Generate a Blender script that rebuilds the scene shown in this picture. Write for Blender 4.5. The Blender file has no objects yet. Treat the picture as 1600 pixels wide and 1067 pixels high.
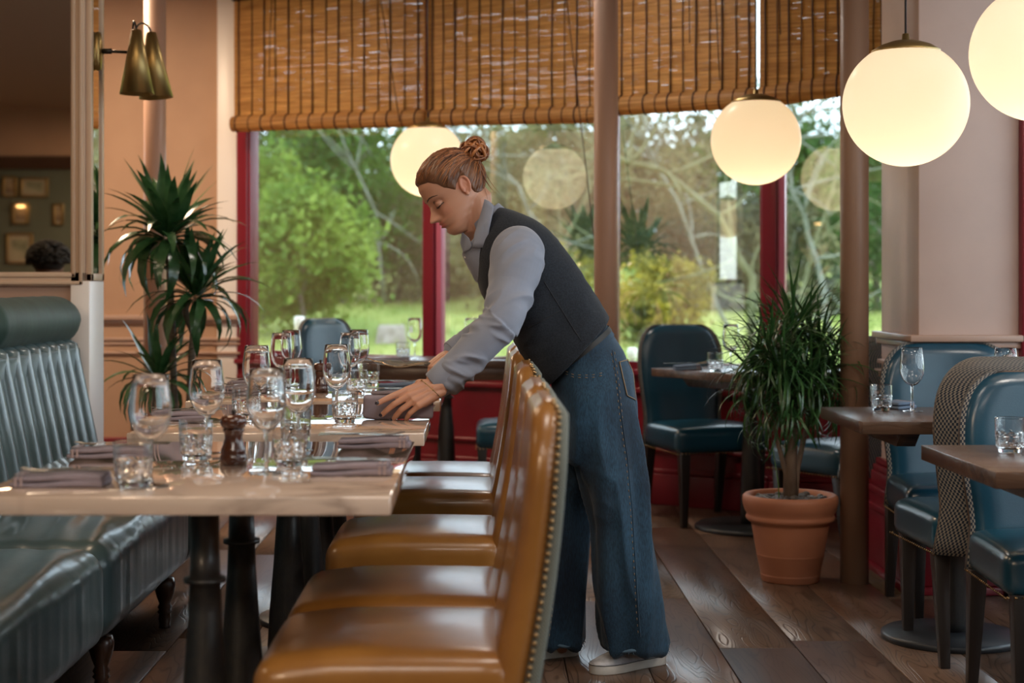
import bpy, bmesh, math, random
import numpy as np
from mathutils import Vector, Matrix, noise, Euler
from mathutils.bvhtree import BVHTree

SC = bpy.context.scene
COL = SC.collection
random.seed(7)
R = random.Random(11)

# ------------------------------------------------------------------ camera, world, lights, exposure
CH, F, VX, HZ = 1.13, 2500.0, 755.0, 447.0      # camera height, focal length and vanishing point in pixels of a 1600 frame
cam_d = bpy.data.cameras.new('camera')
cam = bpy.data.objects.new('camera', cam_d)
COL.objects.link(cam)
cam.location = (0, 0, CH)
cam.rotation_euler = (math.radians(90), 0, 0)
cam_d.sensor_width = 36.0
cam_d.lens = F / 1600 * 36
cam_d.shift_x = (800 - VX) / 1600
cam_d.shift_y = -(533.5 - HZ) / 1600
cam_d.clip_end = 300
cam_d.dof.use_dof = True
cam_d.dof.focus_distance = 4.65
cam_d.dof.aperture_fstop = 3.1
SC.camera = cam

SC.view_settings.view_transform = 'Standard'
SC.view_settings.look = 'None'
SC.view_settings.gamma = 1.0
SC.view_settings.use_curve_mapping = False
SC.view_settings.exposure = 0.12
SC.cycles.use_denoising = True
SC.cycles.max_bounces = 10
SC.cycles.transparent_max_bounces = 24
SC.cycles.transmission_bounces = 10
SC.cycles.glossy_bounces = 5
SC.cycles.diffuse_bounces = 4
SC.cycles.sample_clamp_indirect = 6.0
SC.cycles.caustics_reflective = False
SC.cycles.caustics_refractive = False

world = bpy.data.worlds.new('overcast_sky')
SC.world = world
world.use_nodes = True
wn = world.node_tree
bg = wn.nodes['Background']
tc = wn.nodes.new('ShaderNodeTexCoord')
wnoise = wn.nodes.new('ShaderNodeTexNoise'); wnoise.inputs['Scale'].default_value = 2.2
wramp = wn.nodes.new('ShaderNodeValToRGB')
wramp.color_ramp.elements[0].position = .3; wramp.color_ramp.elements[0].color = (.62, .76, .95, 1)
wramp.color_ramp.elements[1].position = .75; wramp.color_ramp.elements[1].color = (.86, .93, 1.0, 1)
wn.links.new(tc.outputs['Generated'], wnoise.inputs['Vector'])
wn.links.new(wnoise.outputs['Fac'], wramp.inputs['Fac'])
wn.links.new(wramp.outputs['Color'], bg.inputs['Color'])
bg.inputs['Strength'].default_value = 6.6


def area_light(name, loc, size, energy, color, rot=(0, 0, 0), size_y=None):
    d = bpy.data.lights.new(name, 'AREA')
    d.energy = energy; d.color = color; d.size = size
    if size_y:
        d.shape = 'RECTANGLE'; d.size_y = size_y
    o = bpy.data.objects.new(name, d); COL.objects.link(o)
    o.location = loc; o.rotation_euler = rot
    return o


# fill lights added under the ceiling to brighten the room, behind the camera too
for cx_, cy_, s_, w_ in ((-2.1, 8.0, .5, 66), (-1.2, 4.4, .6, 16), (.4, 2.4, .7, 20), (2.3, 3.0, .5, 34), (.35, 7.4, .4, 16), (-.4, -.6, 1.1, 44), (2.0, -1.6, .8, 34), (-2.3, -2.4, .8, 170), (-3.4, 2.6, .6, 20)):
    area_light('fill_light', (cx_, cy_, 2.93), s_, w_, (1, .74, .50) if cx_ < -1 else (1, .90, .80))


def P(px, py, Y):
    return Vector(((px - VX) / F * Y, Y, CH - (py - HZ) / F * Y))


# ------------------------------------------------------------------ mesh helpers
def mesh_obj(name, verts, faces, mat, parent=None, smooth=True, uvs=None, mats=None, midx=None):
    me = bpy.data.meshes.new(name)
    me.from_pydata([tuple(v) for v in verts], [], faces)
    if mats:
        for m in mats: me.materials.append(m)
        if midx: me.polygons.foreach_set('material_index', midx)
    elif mat: me.materials.append(mat)
    if smooth: me.polygons.foreach_set('use_smooth', [True] * len(me.polygons))
    if uvs is not None:
        uv = me.uv_layers.new(name='UVMap')
        flat = []
        for l in me.loops: flat.extend(uvs[l.vertex_index])
        uv.data.foreach_set('uv', flat)
    me.update()
    o = bpy.data.objects.new(name, me)
    COL.objects.link(o)
    if parent: o.parent = parent
    return o


def empty(name, loc=(0, 0, 0), rotz=0):
    o = bpy.data.objects.new(name, None)
    COL.objects.link(o)
    o.location = loc; o.rotation_euler = (0, 0, rotz)
    o.empty_display_size = .1
    return o


def tag(o, label, cat, group=None):
    o['label'] = label; o['category'] = cat
    if group: o['group'] = group
    return o


def struct(o, label=None):
    o['kind'] = 'structure'
    if label: o['label'] = label
    return o


class MB:
    """collects closed shapes into one mesh"""
    def __init__(s):
        s.v = []; s.f = []; s.uv = []; s.m = []
    def add(s, v, f, uv=None, m=0):
        b = len(s.v)
        s.v.extend([Vector(p) for p in v])
        s.f.extend([tuple(i + b for i in q) for q in f])
        s.uv.extend(uv if uv else [(p[0], p[1]) for p in v])
        s.m.extend([m] * len(f))
        return s
    def box(s, x0, x1, y0, y1, z0, z1, m=0):
        v = [(x0, y0, z0), (x1, y0, z0), (x1, y1, z0), (x0, y1, z0), (x0, y0, z1), (x1, y0, z1), (x1, y1, z1), (x0, y1, z1)]
        return s.add(v, [(0, 3, 2, 1), (4, 5, 6, 7), (0, 1, 5, 4), (1, 2, 6, 5), (2, 3, 7, 6), (3, 0, 4, 7)], m=m)
    def prism(s, a, b, w, z0, z1, off=0, m=0):
        """upright board from a to b (2-D), thickness w, pushed off to its right-hand side"""
        a = Vector(a); b = Vector(b); d = (b - a).normalized(); n = Vector((-d.y, d.x))
        p = [a + n * (off), b + n * (off), b + n * (off + w), a + n * (off + w)]
        v = [(q.x, q.y, z0) for q in p] + [(q.x, q.y, z1) for q in p]
        return s.add(v, [(0, 3, 2, 1), (4, 5, 6, 7), (0, 1, 5, 4), (1, 2, 6, 5), (2, 3, 7, 6), (3, 0, 4, 7)], m=m)
    def obj(s, name, mat, parent=None, smooth=False, bevel=0, uv=False, mats=None, seg=2):
        o = mesh_obj(name, s.v, s.f, mat, parent, smooth, s.uv if uv else None, mats, s.m if mats else None)
        if bevel:
            bm = bmesh.new(); bm.from_mesh(o.data)
            bmesh.ops.recalc_face_normals(bm, faces=bm.faces)
            es = [e for e in bm.edges if len(e.link_faces) == 2 and e.calc_face_angle(0) > .6]
            bmesh.ops.bevel(bm, geom=es, offset=bevel, segments=seg, affect='EDGES', profile=.5)
            for f in bm.faces: f.smooth = True
            bm.to_mesh(o.data); bm.free()
            o.data.set_sharp_from_angle(angle=math.radians(50)) if hasattr(o.data, 'set_sharp_from_angle') else None
        return o


def loft(rings, cap=True, close=True):
    """rings: lists of equal length; returns verts, faces, uvs"""
    n = len(rings[0]); v = []; f = []; uv = []
    L = 0
    for i, r in enumerate(rings):
        if i: L += (Vector(r[0]) - Vector(rings[i - 1][0])).length
        U = 0
        for j, p in enumerate(r):
            if j: U += (Vector(p) - Vector(r[j - 1])).length
            v.append(Vector(p)); uv.append((U, L))
    k = n if close else n - 1
    for i in range(len(rings) - 1):
        for j in range(k):
            a = i * n + j; b = i * n + (j + 1) % n
            f.append((a, b, b + n, a + n))
    if cap:
        f.append(tuple(reversed(range(n))))
        f.append(tuple(range((len(rings) - 1) * n, len(rings) * n)))
    return v, f, uv


def frame_of(d):
    d = Vector(d).normalized()
    up = Vector((0, 0, 1)) if abs(d.z) < .9 else Vector((1, 0, 0))
    a = d.cross(up).normalized(); b = a.cross(d).normalized()
    return a, b


def tube(pts, rad, n=8, cap=True, ends=False):
    """round tube along points with radius per point; ends=True rounds the ends"""
    pts = [Vector(p) for p in pts]
    if not hasattr(rad, '__len__'): rad = [rad] * len(pts)
    rad = list(rad)
    if ends:
        d0 = (pts[0] - pts[1]).normalized(); d1 = (pts[-1] - pts[-2]).normalized()
        r0, r1 = rad[0], rad[-1]
        pre = [(pts[0] + d0 * r0 * math.sin(a), r0 * math.cos(a)) for a in (1.45, 1.0, .5)]
        post = [(pts[-1] + d1 * r1 * math.sin(a), r1 * math.cos(a)) for a in (.5, 1.0, 1.45)]
        pts = [p for p, _ in pre] + pts + [p for p, _ in post]
        rad = [max(r, 1e-4) for _, r in pre] + rad + [max(r, 1e-4) for _, r in post]
    a, b = frame_of(pts[1] - pts[0])
    rings = []
    for i, p in enumerate(pts):
        t = (pts[min(i + 1, len(pts) - 1)] - pts[max(i - 1, 0)]).normalized()
        a = (a - t * a.dot(t)).normalized(); b = t.cross(a)
        rings.append([p + (a * math.cos(q) + b * math.sin(q)) * rad[i] for q in [2 * math.pi * j / n for j in range(n)]])
    return loft(rings, cap)


def bez(p0, p1, p2, n=8, p3=None):
    out = []
    for i in range(n + 1):
        t = i / n
        if p3 is None:
            out.append(Vector(p0) * (1 - t) ** 2 + Vector(p1) * 2 * t * (1 - t) + Vector(p2) * t * t)
        else:
            out.append(Vector(p0) * (1 - t) ** 3 + Vector(p1) * 3 * t * (1 - t) ** 2 + Vector(p2) * 3 * t * t * (1 - t) + Vector(p3) * t ** 3)
    return out


def lathe(prof, n=24, c=(0, 0, 0)):
    """profile of (radius, z) pairs; radii of 0 close the shape"""
    c = Vector(c)
    rings = [[c + Vector((max(r, 1e-5) * math.cos(2 * math.pi * j / n), max(r, 1e-5) * math.sin(2 * math.pi * j / n), z)) for j in range(n)] for r, z in prof]
    return loft(rings, True)


def rbox(c, h, r, n=10, fn=None):
    """dense rounded box, centre c, half sizes h, corner radius r, optional deform"""
    v = []; f = []
    h = Vector(h); c = Vector(c)
    for ax in range(3):
        for sg in (-1, 1):
            b = len(v)
            for i in range(n + 1):
                for j in range(n + 1):
                    u = -1 + 2 * i / n; w = -1 + 2 * j / n
                    # crowd samples towards the rounded rims
                    u = math.copysign(1 - (1 - abs(u)) ** 1.5, u); w = math.copysign(1 - (1 - abs(w)) ** 1.5, w)
                    p = [0, 0, 0]; p[ax] = sg; p[(ax + 1) % 3] = u; p[(ax + 2) % 3] = w
                    q = Vector((p[0] * h.x, p[1] * h.y, p[2] * h.z))
                    inn = Vector([max(-(h[k] - r), min(h[k] - r, q[k])) for k in range(3)])
                    d = q - inn
                    if d.length > 1e-9: q = inn + d.normalized() * r
                    if fn: q = fn(q)
                    v.append(c + q)
            for i in range(n):
                for j in range(n):
                    a = b + i * (n + 1) + j
                    quad = (a, a + n + 1, a + n + 2, a + 1)
                    f.append(quad if sg > 0 else tuple(reversed(quad)))
    return v, f


def weld(o, d=1e-4):
    bm = bmesh.new(); bm.from_mesh(o.data)
    bmesh.ops.remove_doubles(bm, verts=bm.verts, dist=d)
    bmesh.ops.recalc_face_normals(bm, faces=bm.faces)
    for f in bm.faces: f.smooth = True
    bm.to_mesh(o.data); bm.free()
    return o


def part(name, shapes, mat, parent, smooth=True, uv=False, wld=False):
    m = MB()
    for s in shapes: m.add(*s)
    o = m.obj(name, mat, parent, smooth, uv=uv)
    if wld: weld(o)
    return o


def copy_tree(o, parent=None):
    c = o.copy(); COL.objects.link(c)
    if parent: c.parent = parent
    for ch in list(o.children): copy_tree(ch, c)
    return c


# ------------------------------------------------------------------ materials
def _n(nt, t, **kw):
    n = nt.nodes.new(t)
    for k, v in kw.items(): setattr(n, k, v)
    return n


def mat(name, color, rough=.5, metal=0, color2=None, nscale=8, nstretch=(1, 1, 1), bump=0, bscale=60, coat=0, spec=.5,
        sheen=0, trans=0, emit=None, estr=0, lo=.35, hi=.65, bdist=.002, detail=4, alpha=1, objvar=0):
    m = bpy.data.materials.new(name); m.use_nodes = True
    nt = m.node_tree; b = nt.nodes['Principled BSDF']
    b.inputs['Base Color'].default_value = (*color, 1)
    b.inputs['Roughness'].default_value = rough
    b.inputs['Metallic'].default_value = metal
    b.inputs['Coat Weight'].default_value = coat
    b.inputs['Coat Roughness'].default_value = .15
    b.inputs['Specular IOR Level'].default_value = spec
    b.inputs['Sheen Weight'].default_value = sheen
    b.inputs['Transmission Weight'].default_value = trans
    if emit: b.inputs['Emission Color'].default_value = (*emit, 1); b.inputs['Emission Strength'].default_value = estr
    tcn = _n(nt, 'ShaderNodeTexCoord'); mp = _n(nt, 'ShaderNodeMapping')
    mp.inputs['Scale'].default_value = nstretch
    nt.links.new(tcn.outputs['Object'], mp.inputs['Vector'])
    vec = mp.outputs['Vector']
    if objvar:
        oi = _n(nt, 'ShaderNodeObjectInfo'); va = _n(nt, 'ShaderNodeVectorMath', operation='MULTIPLY_ADD')
        cb = _n(nt, 'ShaderNodeCombineXYZ')
        for k in range(3): nt.links.new(oi.outputs['Random'], cb.inputs[k])
        va.inputs[1].default_value = (37, 53, 71)
        nt.links.new(cb.outputs[0], va.inputs[0]); nt.links.new(vec, va.inputs[2]); vec = va.outputs[0]
    if color2:
        no = _n(nt, 'ShaderNodeTexNoise'); no.inputs['Scale'].default_value = nscale; no.inputs['Detail'].default_value = detail
        rp = _n(nt, 'ShaderNodeValToRGB')
        rp.color_ramp.elements[0].position = lo; rp.color_ramp.elements[0].color = (*color, 1)
        rp.color_ramp.elements[1].position = hi; rp.color_ramp.elements[1].color = (*color2, 1)
        nt.links.new(vec, no.inputs['Vector']); nt.links.new(no.outputs['Fac'], rp.inputs['Fac'])
        nt.links.new(rp.outputs['Color'], b.inputs['Base Color'])
    if bump:
        n2 = _n(nt, 'ShaderNodeTexNoise'); n2.inputs['Scale'].default_value = bscale; n2.inputs['Detail'].default_value = 3
        bp = _n(nt, 'ShaderNodeBump'); bp.inputs['Strength'].default_value = bump; bp.inputs['Distance'].default_value = bdist
        nt.links.new(vec, n2.inputs['Vector']); nt.links.new(n2.outputs['Fac'], bp.inputs['Height'])
        nt.links.new(bp.outputs['Normal'], b.inputs['Normal'])
    return m


def wood_mat(name, dark, light, rough=.35, scale=1.0, coat=0, bump=.35, along='Y', lines=1.0):
    m = bpy.data.materials.new(name); m.use_nodes = True
    nt = m.node_tree; b = nt.nodes['Principled BSDF']
    tcn = _n(nt, 'ShaderNodeTexCoord'); oi = _n(nt, 'ShaderNodeObjectInfo')
    cb = _n(nt, 'ShaderNodeCombineXYZ')
    for k in range(3): nt.links.new(oi.outputs['Random'], cb.inputs[k])
    va = _n(nt, 'ShaderNodeVectorMath', operation='MULTIPLY_ADD'); va.inputs[1].default_value = (17, 31, 5)
    nt.links.new(cb.outputs[0], va.inputs[0]); nt.links.new(tcn.outputs['Object'], va.inputs[2])
    mp = _n(nt, 'ShaderNodeMapping')
    mp.inputs['Scale'].default_value = (3.2 * scale, .42 * scale, 3.2 * scale) if along == 'Y' else (.42 * scale, 3.2 * scale, 3.2 * scale)
    nt.links.new(va.outputs[0], mp.inputs['Vector'])
    no = _n(nt, 'ShaderNodeTexNoise'); no.inputs['Scale'].default_value = 2.2; no.inputs['Detail'].default_value = 2
    nt.links.new(mp.outputs[0], no.inputs['Vector'])
    mm = _n(nt, 'ShaderNodeMath', operation='MULTIPLY'); mm.inputs[1].default_value = 24
    nt.links.new(no.outputs['Fac'], mm.inputs[0])
    fr = _n(nt, 'ShaderNodeMath', operation='PINGPONG'); fr.inputs[1].default_value = .5
    nt.links.new(mm.outputs[0], fr.inputs[0])
    rp = _n(nt, 'ShaderNodeValToRGB')
    rp.color_ramp.elements[0].position = 0; rp.color_ramp.elements[0].color = (0, 0, 0, 1)
    rp.color_ramp.elements[1].position = .16; rp.color_ramp.elements[1].color = (1, 1, 1, 1)
    nt.links.new(fr.outputs[0], rp.inputs['Fac'])
    n2 = _n(nt, 'ShaderNodeTexNoise'); n2.inputs['Scale'].default_value = 5; n2.inputs['Detail'].default_value = 6
    nt.links.new(mp.outputs[0], n2.inputs['Vector'])
    r2 = _n(nt, 'ShaderNodeValToRGB')
    r2.color_ramp.elements[0].position = .3; r2.color_ramp.elements[0].color = (*dark, 1)
    r2.color_ramp.elements[1].position = .72; r2.color_ramp.elements[1].color = (*light, 1)
    nt.links.new(n2.outputs['Fac'], r2.inputs['Fac'])
    mx = _n(nt, 'ShaderNodeMixRGB', blend_type='MULTIPLY')
    mx.inputs['Fac'].default_value = .55 * lines
    nt.links.new(r2.outputs['Color'], mx.inputs[1]); nt.links.new(rp.outputs['Color'], mx.inputs[2])
    hv = _n(nt, 'ShaderNodeHueSaturation')
    mr = _n(nt, 'ShaderNodeMapRange'); mr.inputs['To Min'].default_value = .75; mr.inputs['To Max'].default_value = 1.3
    nt.links.new(oi.outputs['Random'], mr.inputs['Value']); nt.links.new(mr.outputs[0], hv.inputs['Value'])
    nt.links.new(mx.outputs[0], hv.inputs['Color']); nt.links.new(hv.outputs[0], b.inputs['Base Color'])
    bp = _n(nt, 'ShaderNodeBump'); bp.inputs['Strength'].default_value = bump; bp.inputs['Distance'].default_value = .0025
    nt.links.new(rp.outputs['Color'], bp.inputs['Height']); nt.links.new(bp.outputs['Normal'], b.inputs['Normal'])
    b.inputs['Roughness'].default_value = rough; b.inputs['Coat Weight'].default_value = coat
    return m


def marble_mat(name):
    m = bpy.data.materials.new(name); m.use_nodes = True
    nt = m.node_tree; b = nt.nodes['Principled BSDF']
    tcn = _n(nt, 'ShaderNodeTexCoord')
    no = _n(nt, 'ShaderNodeTexNoise'); no.inputs['Scale'].default_value = 3.0; no.inputs['Detail'].default_value = 7; no.inputs['Distortion'].default_value = 1.4
    nt.links.new(tcn.outputs['Object'], no.inputs['Vector'])
    rp = _n(nt, 'ShaderNodeValToRGB'); e = rp.color_ramp.elements
    e[0].position = .44; e[0].color = (.62, .48, .385, 1); e[1].position = .56; e[1].color = (.62, .48, .385, 1)
    k = e.new(.5); k.color = (.20, .14, .11, 1)
    nt.links.new(no.outputs['Fac'], rp.inputs['Fac'])
    n2 = _n(nt, 'ShaderNodeTexNoise'); n2.inputs['Scale'].default_value = 1.6; n2.inputs['Detail'].default_value = 3
    nt.links.new(tcn.outputs['Object'], n2.inputs['Vector'])
    r2 = _n(nt, 'ShaderNodeValToRGB'); r2.color_ramp.elements[0].position = .36; r2.color_ramp.elements[1].position = .55
    nt.links.new(n2.outputs['Fac'], r2.inputs['Fac'])
    mx = _n(nt, 'ShaderNodeMixRGB'); mx.inputs[1].default_value = (.62, .48, .385, 1)
    nt.links.new(r2.outputs['Color'], mx.inputs[0]); nt.links.new(rp.outputs['Color'], mx.inputs[2])
    nt.links.new(mx.outputs[0], b.inputs['Base Color'])
    b.inputs['Roughness'].default_value = .04; b.inputs['Specular IOR Level'].default_value = .9
    b.inputs['Coat Weight'].default_value = 1.0; b.inputs['Coat Roughness'].default_value = .015
    return m


def weave_mat(name, dark, light, su=90, sv=90, third=None):
    m = bpy.data.materials.new(name); m.use_nodes = True
    nt = m.node_tree; b = nt.nodes['Principled BSDF']
    tcn = _n(nt, 'ShaderNodeTexCoord'); mp = _n(nt, 'ShaderNodeMapping'); mp.inputs['Scale'].default_value = (su, sv, 1)
    nt.links.new(tcn.outputs['UV'], mp.inputs['Vector'])
    ck = _n(nt, 'ShaderNodeTexChecker'); ck.inputs['Scale'].default_value = 1
    ck.inputs[1].default_value = (*dark, 1); ck.inputs[2].default_value = (*light, 1)
    nt.links.new(mp.outputs[0], ck.inputs['Vector'])
    bp = _n(nt, 'ShaderNodeBump'); bp.inputs['Strength'].default_value = .5; bp.inputs['Distance'].default_value = .002
    nt.links.new(ck.outputs['Fac'], bp.inputs['Height']); nt.links.new(bp.outputs['Normal'], b.inputs['Normal'])
    if third:
        no = _n(nt, 'ShaderNodeTexNoise'); no.inputs['Scale'].default_value = 40
        nt.links.new(tcn.outputs['UV'], no.inputs['Vector'])
        mx = _n(nt, 'ShaderNodeMixRGB'); mx.inputs[2].default_value = (*third, 1)
        rr = _n(nt, 'ShaderNodeValToRGB'); rr.color_ramp.elements[0].position = .5; rr.color_ramp.elements[1].position = .6
        nt.links.new(no.outputs['Fac'], rr.inputs['Fac']); nt.links.new(rr.outputs['Color'], mx.inputs[0])
        nt.links.new(ck.outputs['Color'], mx.inputs[1]); nt.links.new(mx.outputs[0], b.inputs['Base Color'])
    else: nt.links.new(ck.outputs['Color'], b.inputs['Base Color'])
    b.inputs['Roughness'].default_value = .8
    return m


def pane_mat(name, tint=(1, 1, 1), refl=1.0):
    """thin window glass: clear, with a Fresnel reflection"""
    m = bpy.data.materials.new(name); m.use_nodes = True
    nt = m.node_tree; nt.nodes.clear()
    out = _n(nt, 'ShaderNodeOutputMaterial'); mx = _n(nt, 'ShaderNodeMixShader')
    tr = _n(nt, 'ShaderNodeBsdfTransparent'); tr.inputs[0].default_value = (*tint, 1)
    gl = _n(nt, 'ShaderNodeBsdfGlossy'); gl.inputs['Roughness'].default_value = 0
    fr = _n(nt, 'ShaderNodeFresnel'); fr.inputs[0].default_value = 1.5
    ml = _n(nt, 'ShaderNodeMath', operation='MULTIPLY'); ml.inputs[1].default_value = refl
    mn = _n(nt, 'ShaderNodeMath', operation='MINIMUM'); mn.inputs[1].default_value = .34
    nt.links.new(fr.outputs[0], ml.inputs[0]); nt.links.new(ml.outputs[0], mn.inputs[0]); nt.links.new(mn.outputs[0], mx.inputs[0])
    nt.links.new(tr.outputs[0], mx.inputs[1]); nt.links.new(gl.outputs[0], mx.inputs[2]); nt.links.new(mx.outputs[0], out.inputs[0])
    return m


def leafy_mat(name, c1, c2, rough=.4, transl=.35, spec=.5, nscale=3.0):
    m = bpy.data.materials.new(name); m.use_nodes = True
    nt = m.node_tree; b = nt.nodes['Principled BSDF']; out = nt.nodes['Material Output']
    ge = _n(nt, 'ShaderNodeTexCoord'); no = _n(nt, 'ShaderNodeTexNoise'); no.inputs['Scale'].default_value = nscale; no.inputs['Detail'].default_value = 3
    nt.links.new(ge.outputs['Object'], no.inputs['Vector'])
    rp = _n(nt, 'ShaderNodeValToRGB')
    rp.color_ramp.elements[0].position = .38; rp.color_ramp.elements[0].color = (*c1, 1)
    rp.color_ramp.elements[1].position = .62; rp.color_ramp.elements[1].color = (*c2, 1)
    nt.links.new(no.outputs['Fac'], rp.inputs['Fac']); nt.links.new(rp.outputs[0], b.inputs['Base Color'])
    b.inputs['Roughness'].default_value = rough; b.inputs['Specular IOR Level'].default_value = spec
    if transl:
        t = _n(nt, 'ShaderNodeBsdfTranslucent'); mx = _n(nt, 'ShaderNodeMixShader'); mx.inputs[0].default_value = transl
        nt.links.new(rp.outputs[0], t.inputs[0]); nt.links.new(b.outputs[0], mx.inputs[1]); nt.links.new(t.outputs[0], mx.inputs[2])
        nt.links.new(mx.outputs[0], out.inputs[0])
    return m


M = {}
M['plaster'] = mat('warm_plaster', (.47, .295, .195), .75, color2=(.43, .265, .175), nscale=3, bump=.12, bscale=45)
M['plaster_light'] = mat('pale_plaster', (.56, .42, .37), .55, color2=(.51, .38, .335), nscale=4, bump=.15, bscale=30)
M['white_paint'] = mat('white_gloss_paint', (.86, .82, .80), .35)
M['mould_paint'] = mat('taupe_gloss_paint', (.42, .28, .22), .35)
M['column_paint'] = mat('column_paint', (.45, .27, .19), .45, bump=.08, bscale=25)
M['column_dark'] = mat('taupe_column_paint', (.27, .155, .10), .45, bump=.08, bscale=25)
M['red_paint'] = mat('red_gloss_paint', (.20, .012, .022), .3, color2=(.16, .01, .018), nscale=5, bump=.1, bscale=14)
M['red_frame'] = mat('red_frame_paint', (.21, .014, .03), .3)
M['daylit_tint'] = mat('red_frame_daylit_tint', (.50, .13, .22), .3)  # daylight on the red mullion's side, put into the colour as pink
M['rubber'] = mat('glazing_rubber', (.02, .02, .025), .5)
M['ceiling'] = mat('ceiling_paint', (.45, .33, .25), .8)
M['green_wall'] = mat('sage_wall', (.09, .10, .075), .7, color2=(.075, .085, .06), nscale=2)
M['mirror'] = mat('mirror_glass', (.92, .84, .74), .02, metal=1)
M['mirror_frame'] = mat('mirror_frame_paint', (.58, .42, .30), .35)
M['floor_wood'] = wood_mat('oak_floor', (.095, .055, .036), (.18, .11, .075), .30, 1.0, bump=.22)
M['dark_gap'] = mat('floor_joint', (.02, .012, .008), .8)
M['table_wood'] = wood_mat('walnut_table', (.055, .028, .018), (.13, .075, .048), .26, 1.6, bump=.12, along='X', lines=.3)
M['marble'] = marble_mat('pale_marble')
M['iron'] = mat('black_cast_iron', (.012, .012, .013), .42, color2=(.02, .018, .016), nscale=60, bump=.35, bscale=160, coat=.15)
M['base_metal'] = mat('blackened_base', (.022, .026, .032), .38)
M['black_wood'] = mat('ebonised_wood', (.016, .012, .011), .35, bump=.1, bscale=30)
M['turned_wood'] = mat('turned_wood', (.045, .02, .012), .25, coat=.4)
M['yellow_leather'] = mat('ochre_leather', (.29, .125, .026), .30, color2=(.22, .09, .018), nscale=7, bump=.12, bscale=260, coat=.25)
M['blue_leather'] = mat('petrol_blue_leather', (.009, .060, .100), .28, color2=(.007, .046, .080), nscale=6, bump=.12, bscale=240, coat=.2)
M['banq_leather'] = mat('slate_green_leather', (.075, .125, .135), .30, color2=(.055, .095, .108), nscale=5, bump=.2, bscale=120, coat=.25)
M['roll_velvet'] = mat('bottle_green_velvet', (.018, .045, .036), .6, color2=(.028, .066, .054), nscale=7, nstretch=(3, 3, .6), bump=.3, bscale=40, sheen=.05)
M['piping'] = mat('brown_piping', (.10, .055, .03), .5)
M['weave_grey'] = weave_mat('grey_woven_back', (.05, .055, .045), (.17, .18, .155), 330, 330)
M['weave_blue'] = weave_mat('blue_woven_back', (.008, .02, .04), (.26, .23, .19), 165, 120)
M['weave_light'] = weave_mat('pale_blue_woven_back', (.03, .12, .20), (.50, .50, .48), 165, 120)
M['nail'] = mat('antique_brass_nail', (.30, .19, .09), .3, metal=1)
M['brass'] = mat('brushed_brass', (.36, .25, .10), .42, metal=1, bump=.1, bscale=90)
M['dark_metal'] = mat('dark_metal', (.04, .035, .03), .35, metal=.8)
M['steel'] = mat('cutlery_steel', (.55, .55, .55), .18, metal=1)
M['gold_steel'] = mat('warm_cutlery_steel', (.70, .52, .33), .2, metal=1)
M['napkin'] = mat('grey_linen_napkin', (.21, .18, .21), .85, color2=(.25, .21, .245), nscale=30, bump=.3, bscale=400)
M['napkin_band'] = mat('napkin_hem_stripe', (.36, .28, .28), .85)
M['napkin_blue'] = mat('blue_grey_napkin', (.14, .20, .30), .85, bump=.3, bscale=300)
M['mill'] = mat('polished_walnut_mill', (.085, .025, .010), .18, color2=(.05, .014, .006), nscale=6, nstretch=(4, 4, 1), coat=.6)
M['glass'] = mat('drinking_glass', (1, 1, 1), 0, trans=1)
M['glass'].node_tree.nodes['Principled BSDF'].inputs['IOR'].default_value = 1.47
M['pane'] = pane_mat('window_pane', (.93, .96, .94), 6.2)
M['globe'] = leafy_mat('opal_glass_globe', (.9, .86, .78), (.9, .86, .78), .25, .75)
_b = M['globe'].node_tree.nodes['Principled BSDF']
_b.inputs['Emission Color'].default_value = (1, .70, .40, 1); _b.inputs['Emission Strength'].default_value = .72
M['terracotta'] = mat('terracotta', (.42, .165, .085), .6, color2=(.36, .135, .07), nscale=6, bump=.25, bscale=35)
M['pebble'] = mat('river_pebble', (.10, .085, .075), .55, color2=(.04, .035, .035), nscale=2, objvar=1)
M['soil'] = mat('potting_soil', (.02, .013, .01), .9, bump=.8, bscale=60)
M['dracaena'] = leafy_mat('dracaena_leaf', (.016, .06, .02), (.045, .12, .045), .22, .12, .6, 8)
M['dracaena2'] = leafy_mat('dragon_tree_leaf', (.014, .05, .014), (.045, .115, .03), .28, .12, .5, 8)
M['cane'] = mat('plant_cane', (.06, .045, .03), .7, color2=(.11, .085, .055), nscale=30, nstretch=(1, 1, 3), bump=.6, bscale=60)
M['bark'] = mat('corky_bark', (.12, .075, .05), .8, color2=(.20, .135, .09), nscale=18, nstretch=(1, 1, .4), bump=.8, bscale=50)
M['socket'] = mat('socket_plate', (.05, .045, .04), .3, metal=.6)
M['white_plastic'] = mat('white_lamp_glass', (.8, .8, .78), .4, emit=(1, .97, .9), estr=.5)
# ------------------------------------------------------------------ room shell
ceil = MB().box(-6, 3.6, -4.6, 10.4, 3.0, 3.1).obj('ceiling', M['ceiling']); struct(ceil)
fl = MB().box(-6, 3.6, -4.6, 10.0, -.08, -.012).obj('floor', M['dark_gap']); struct(fl)

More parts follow.
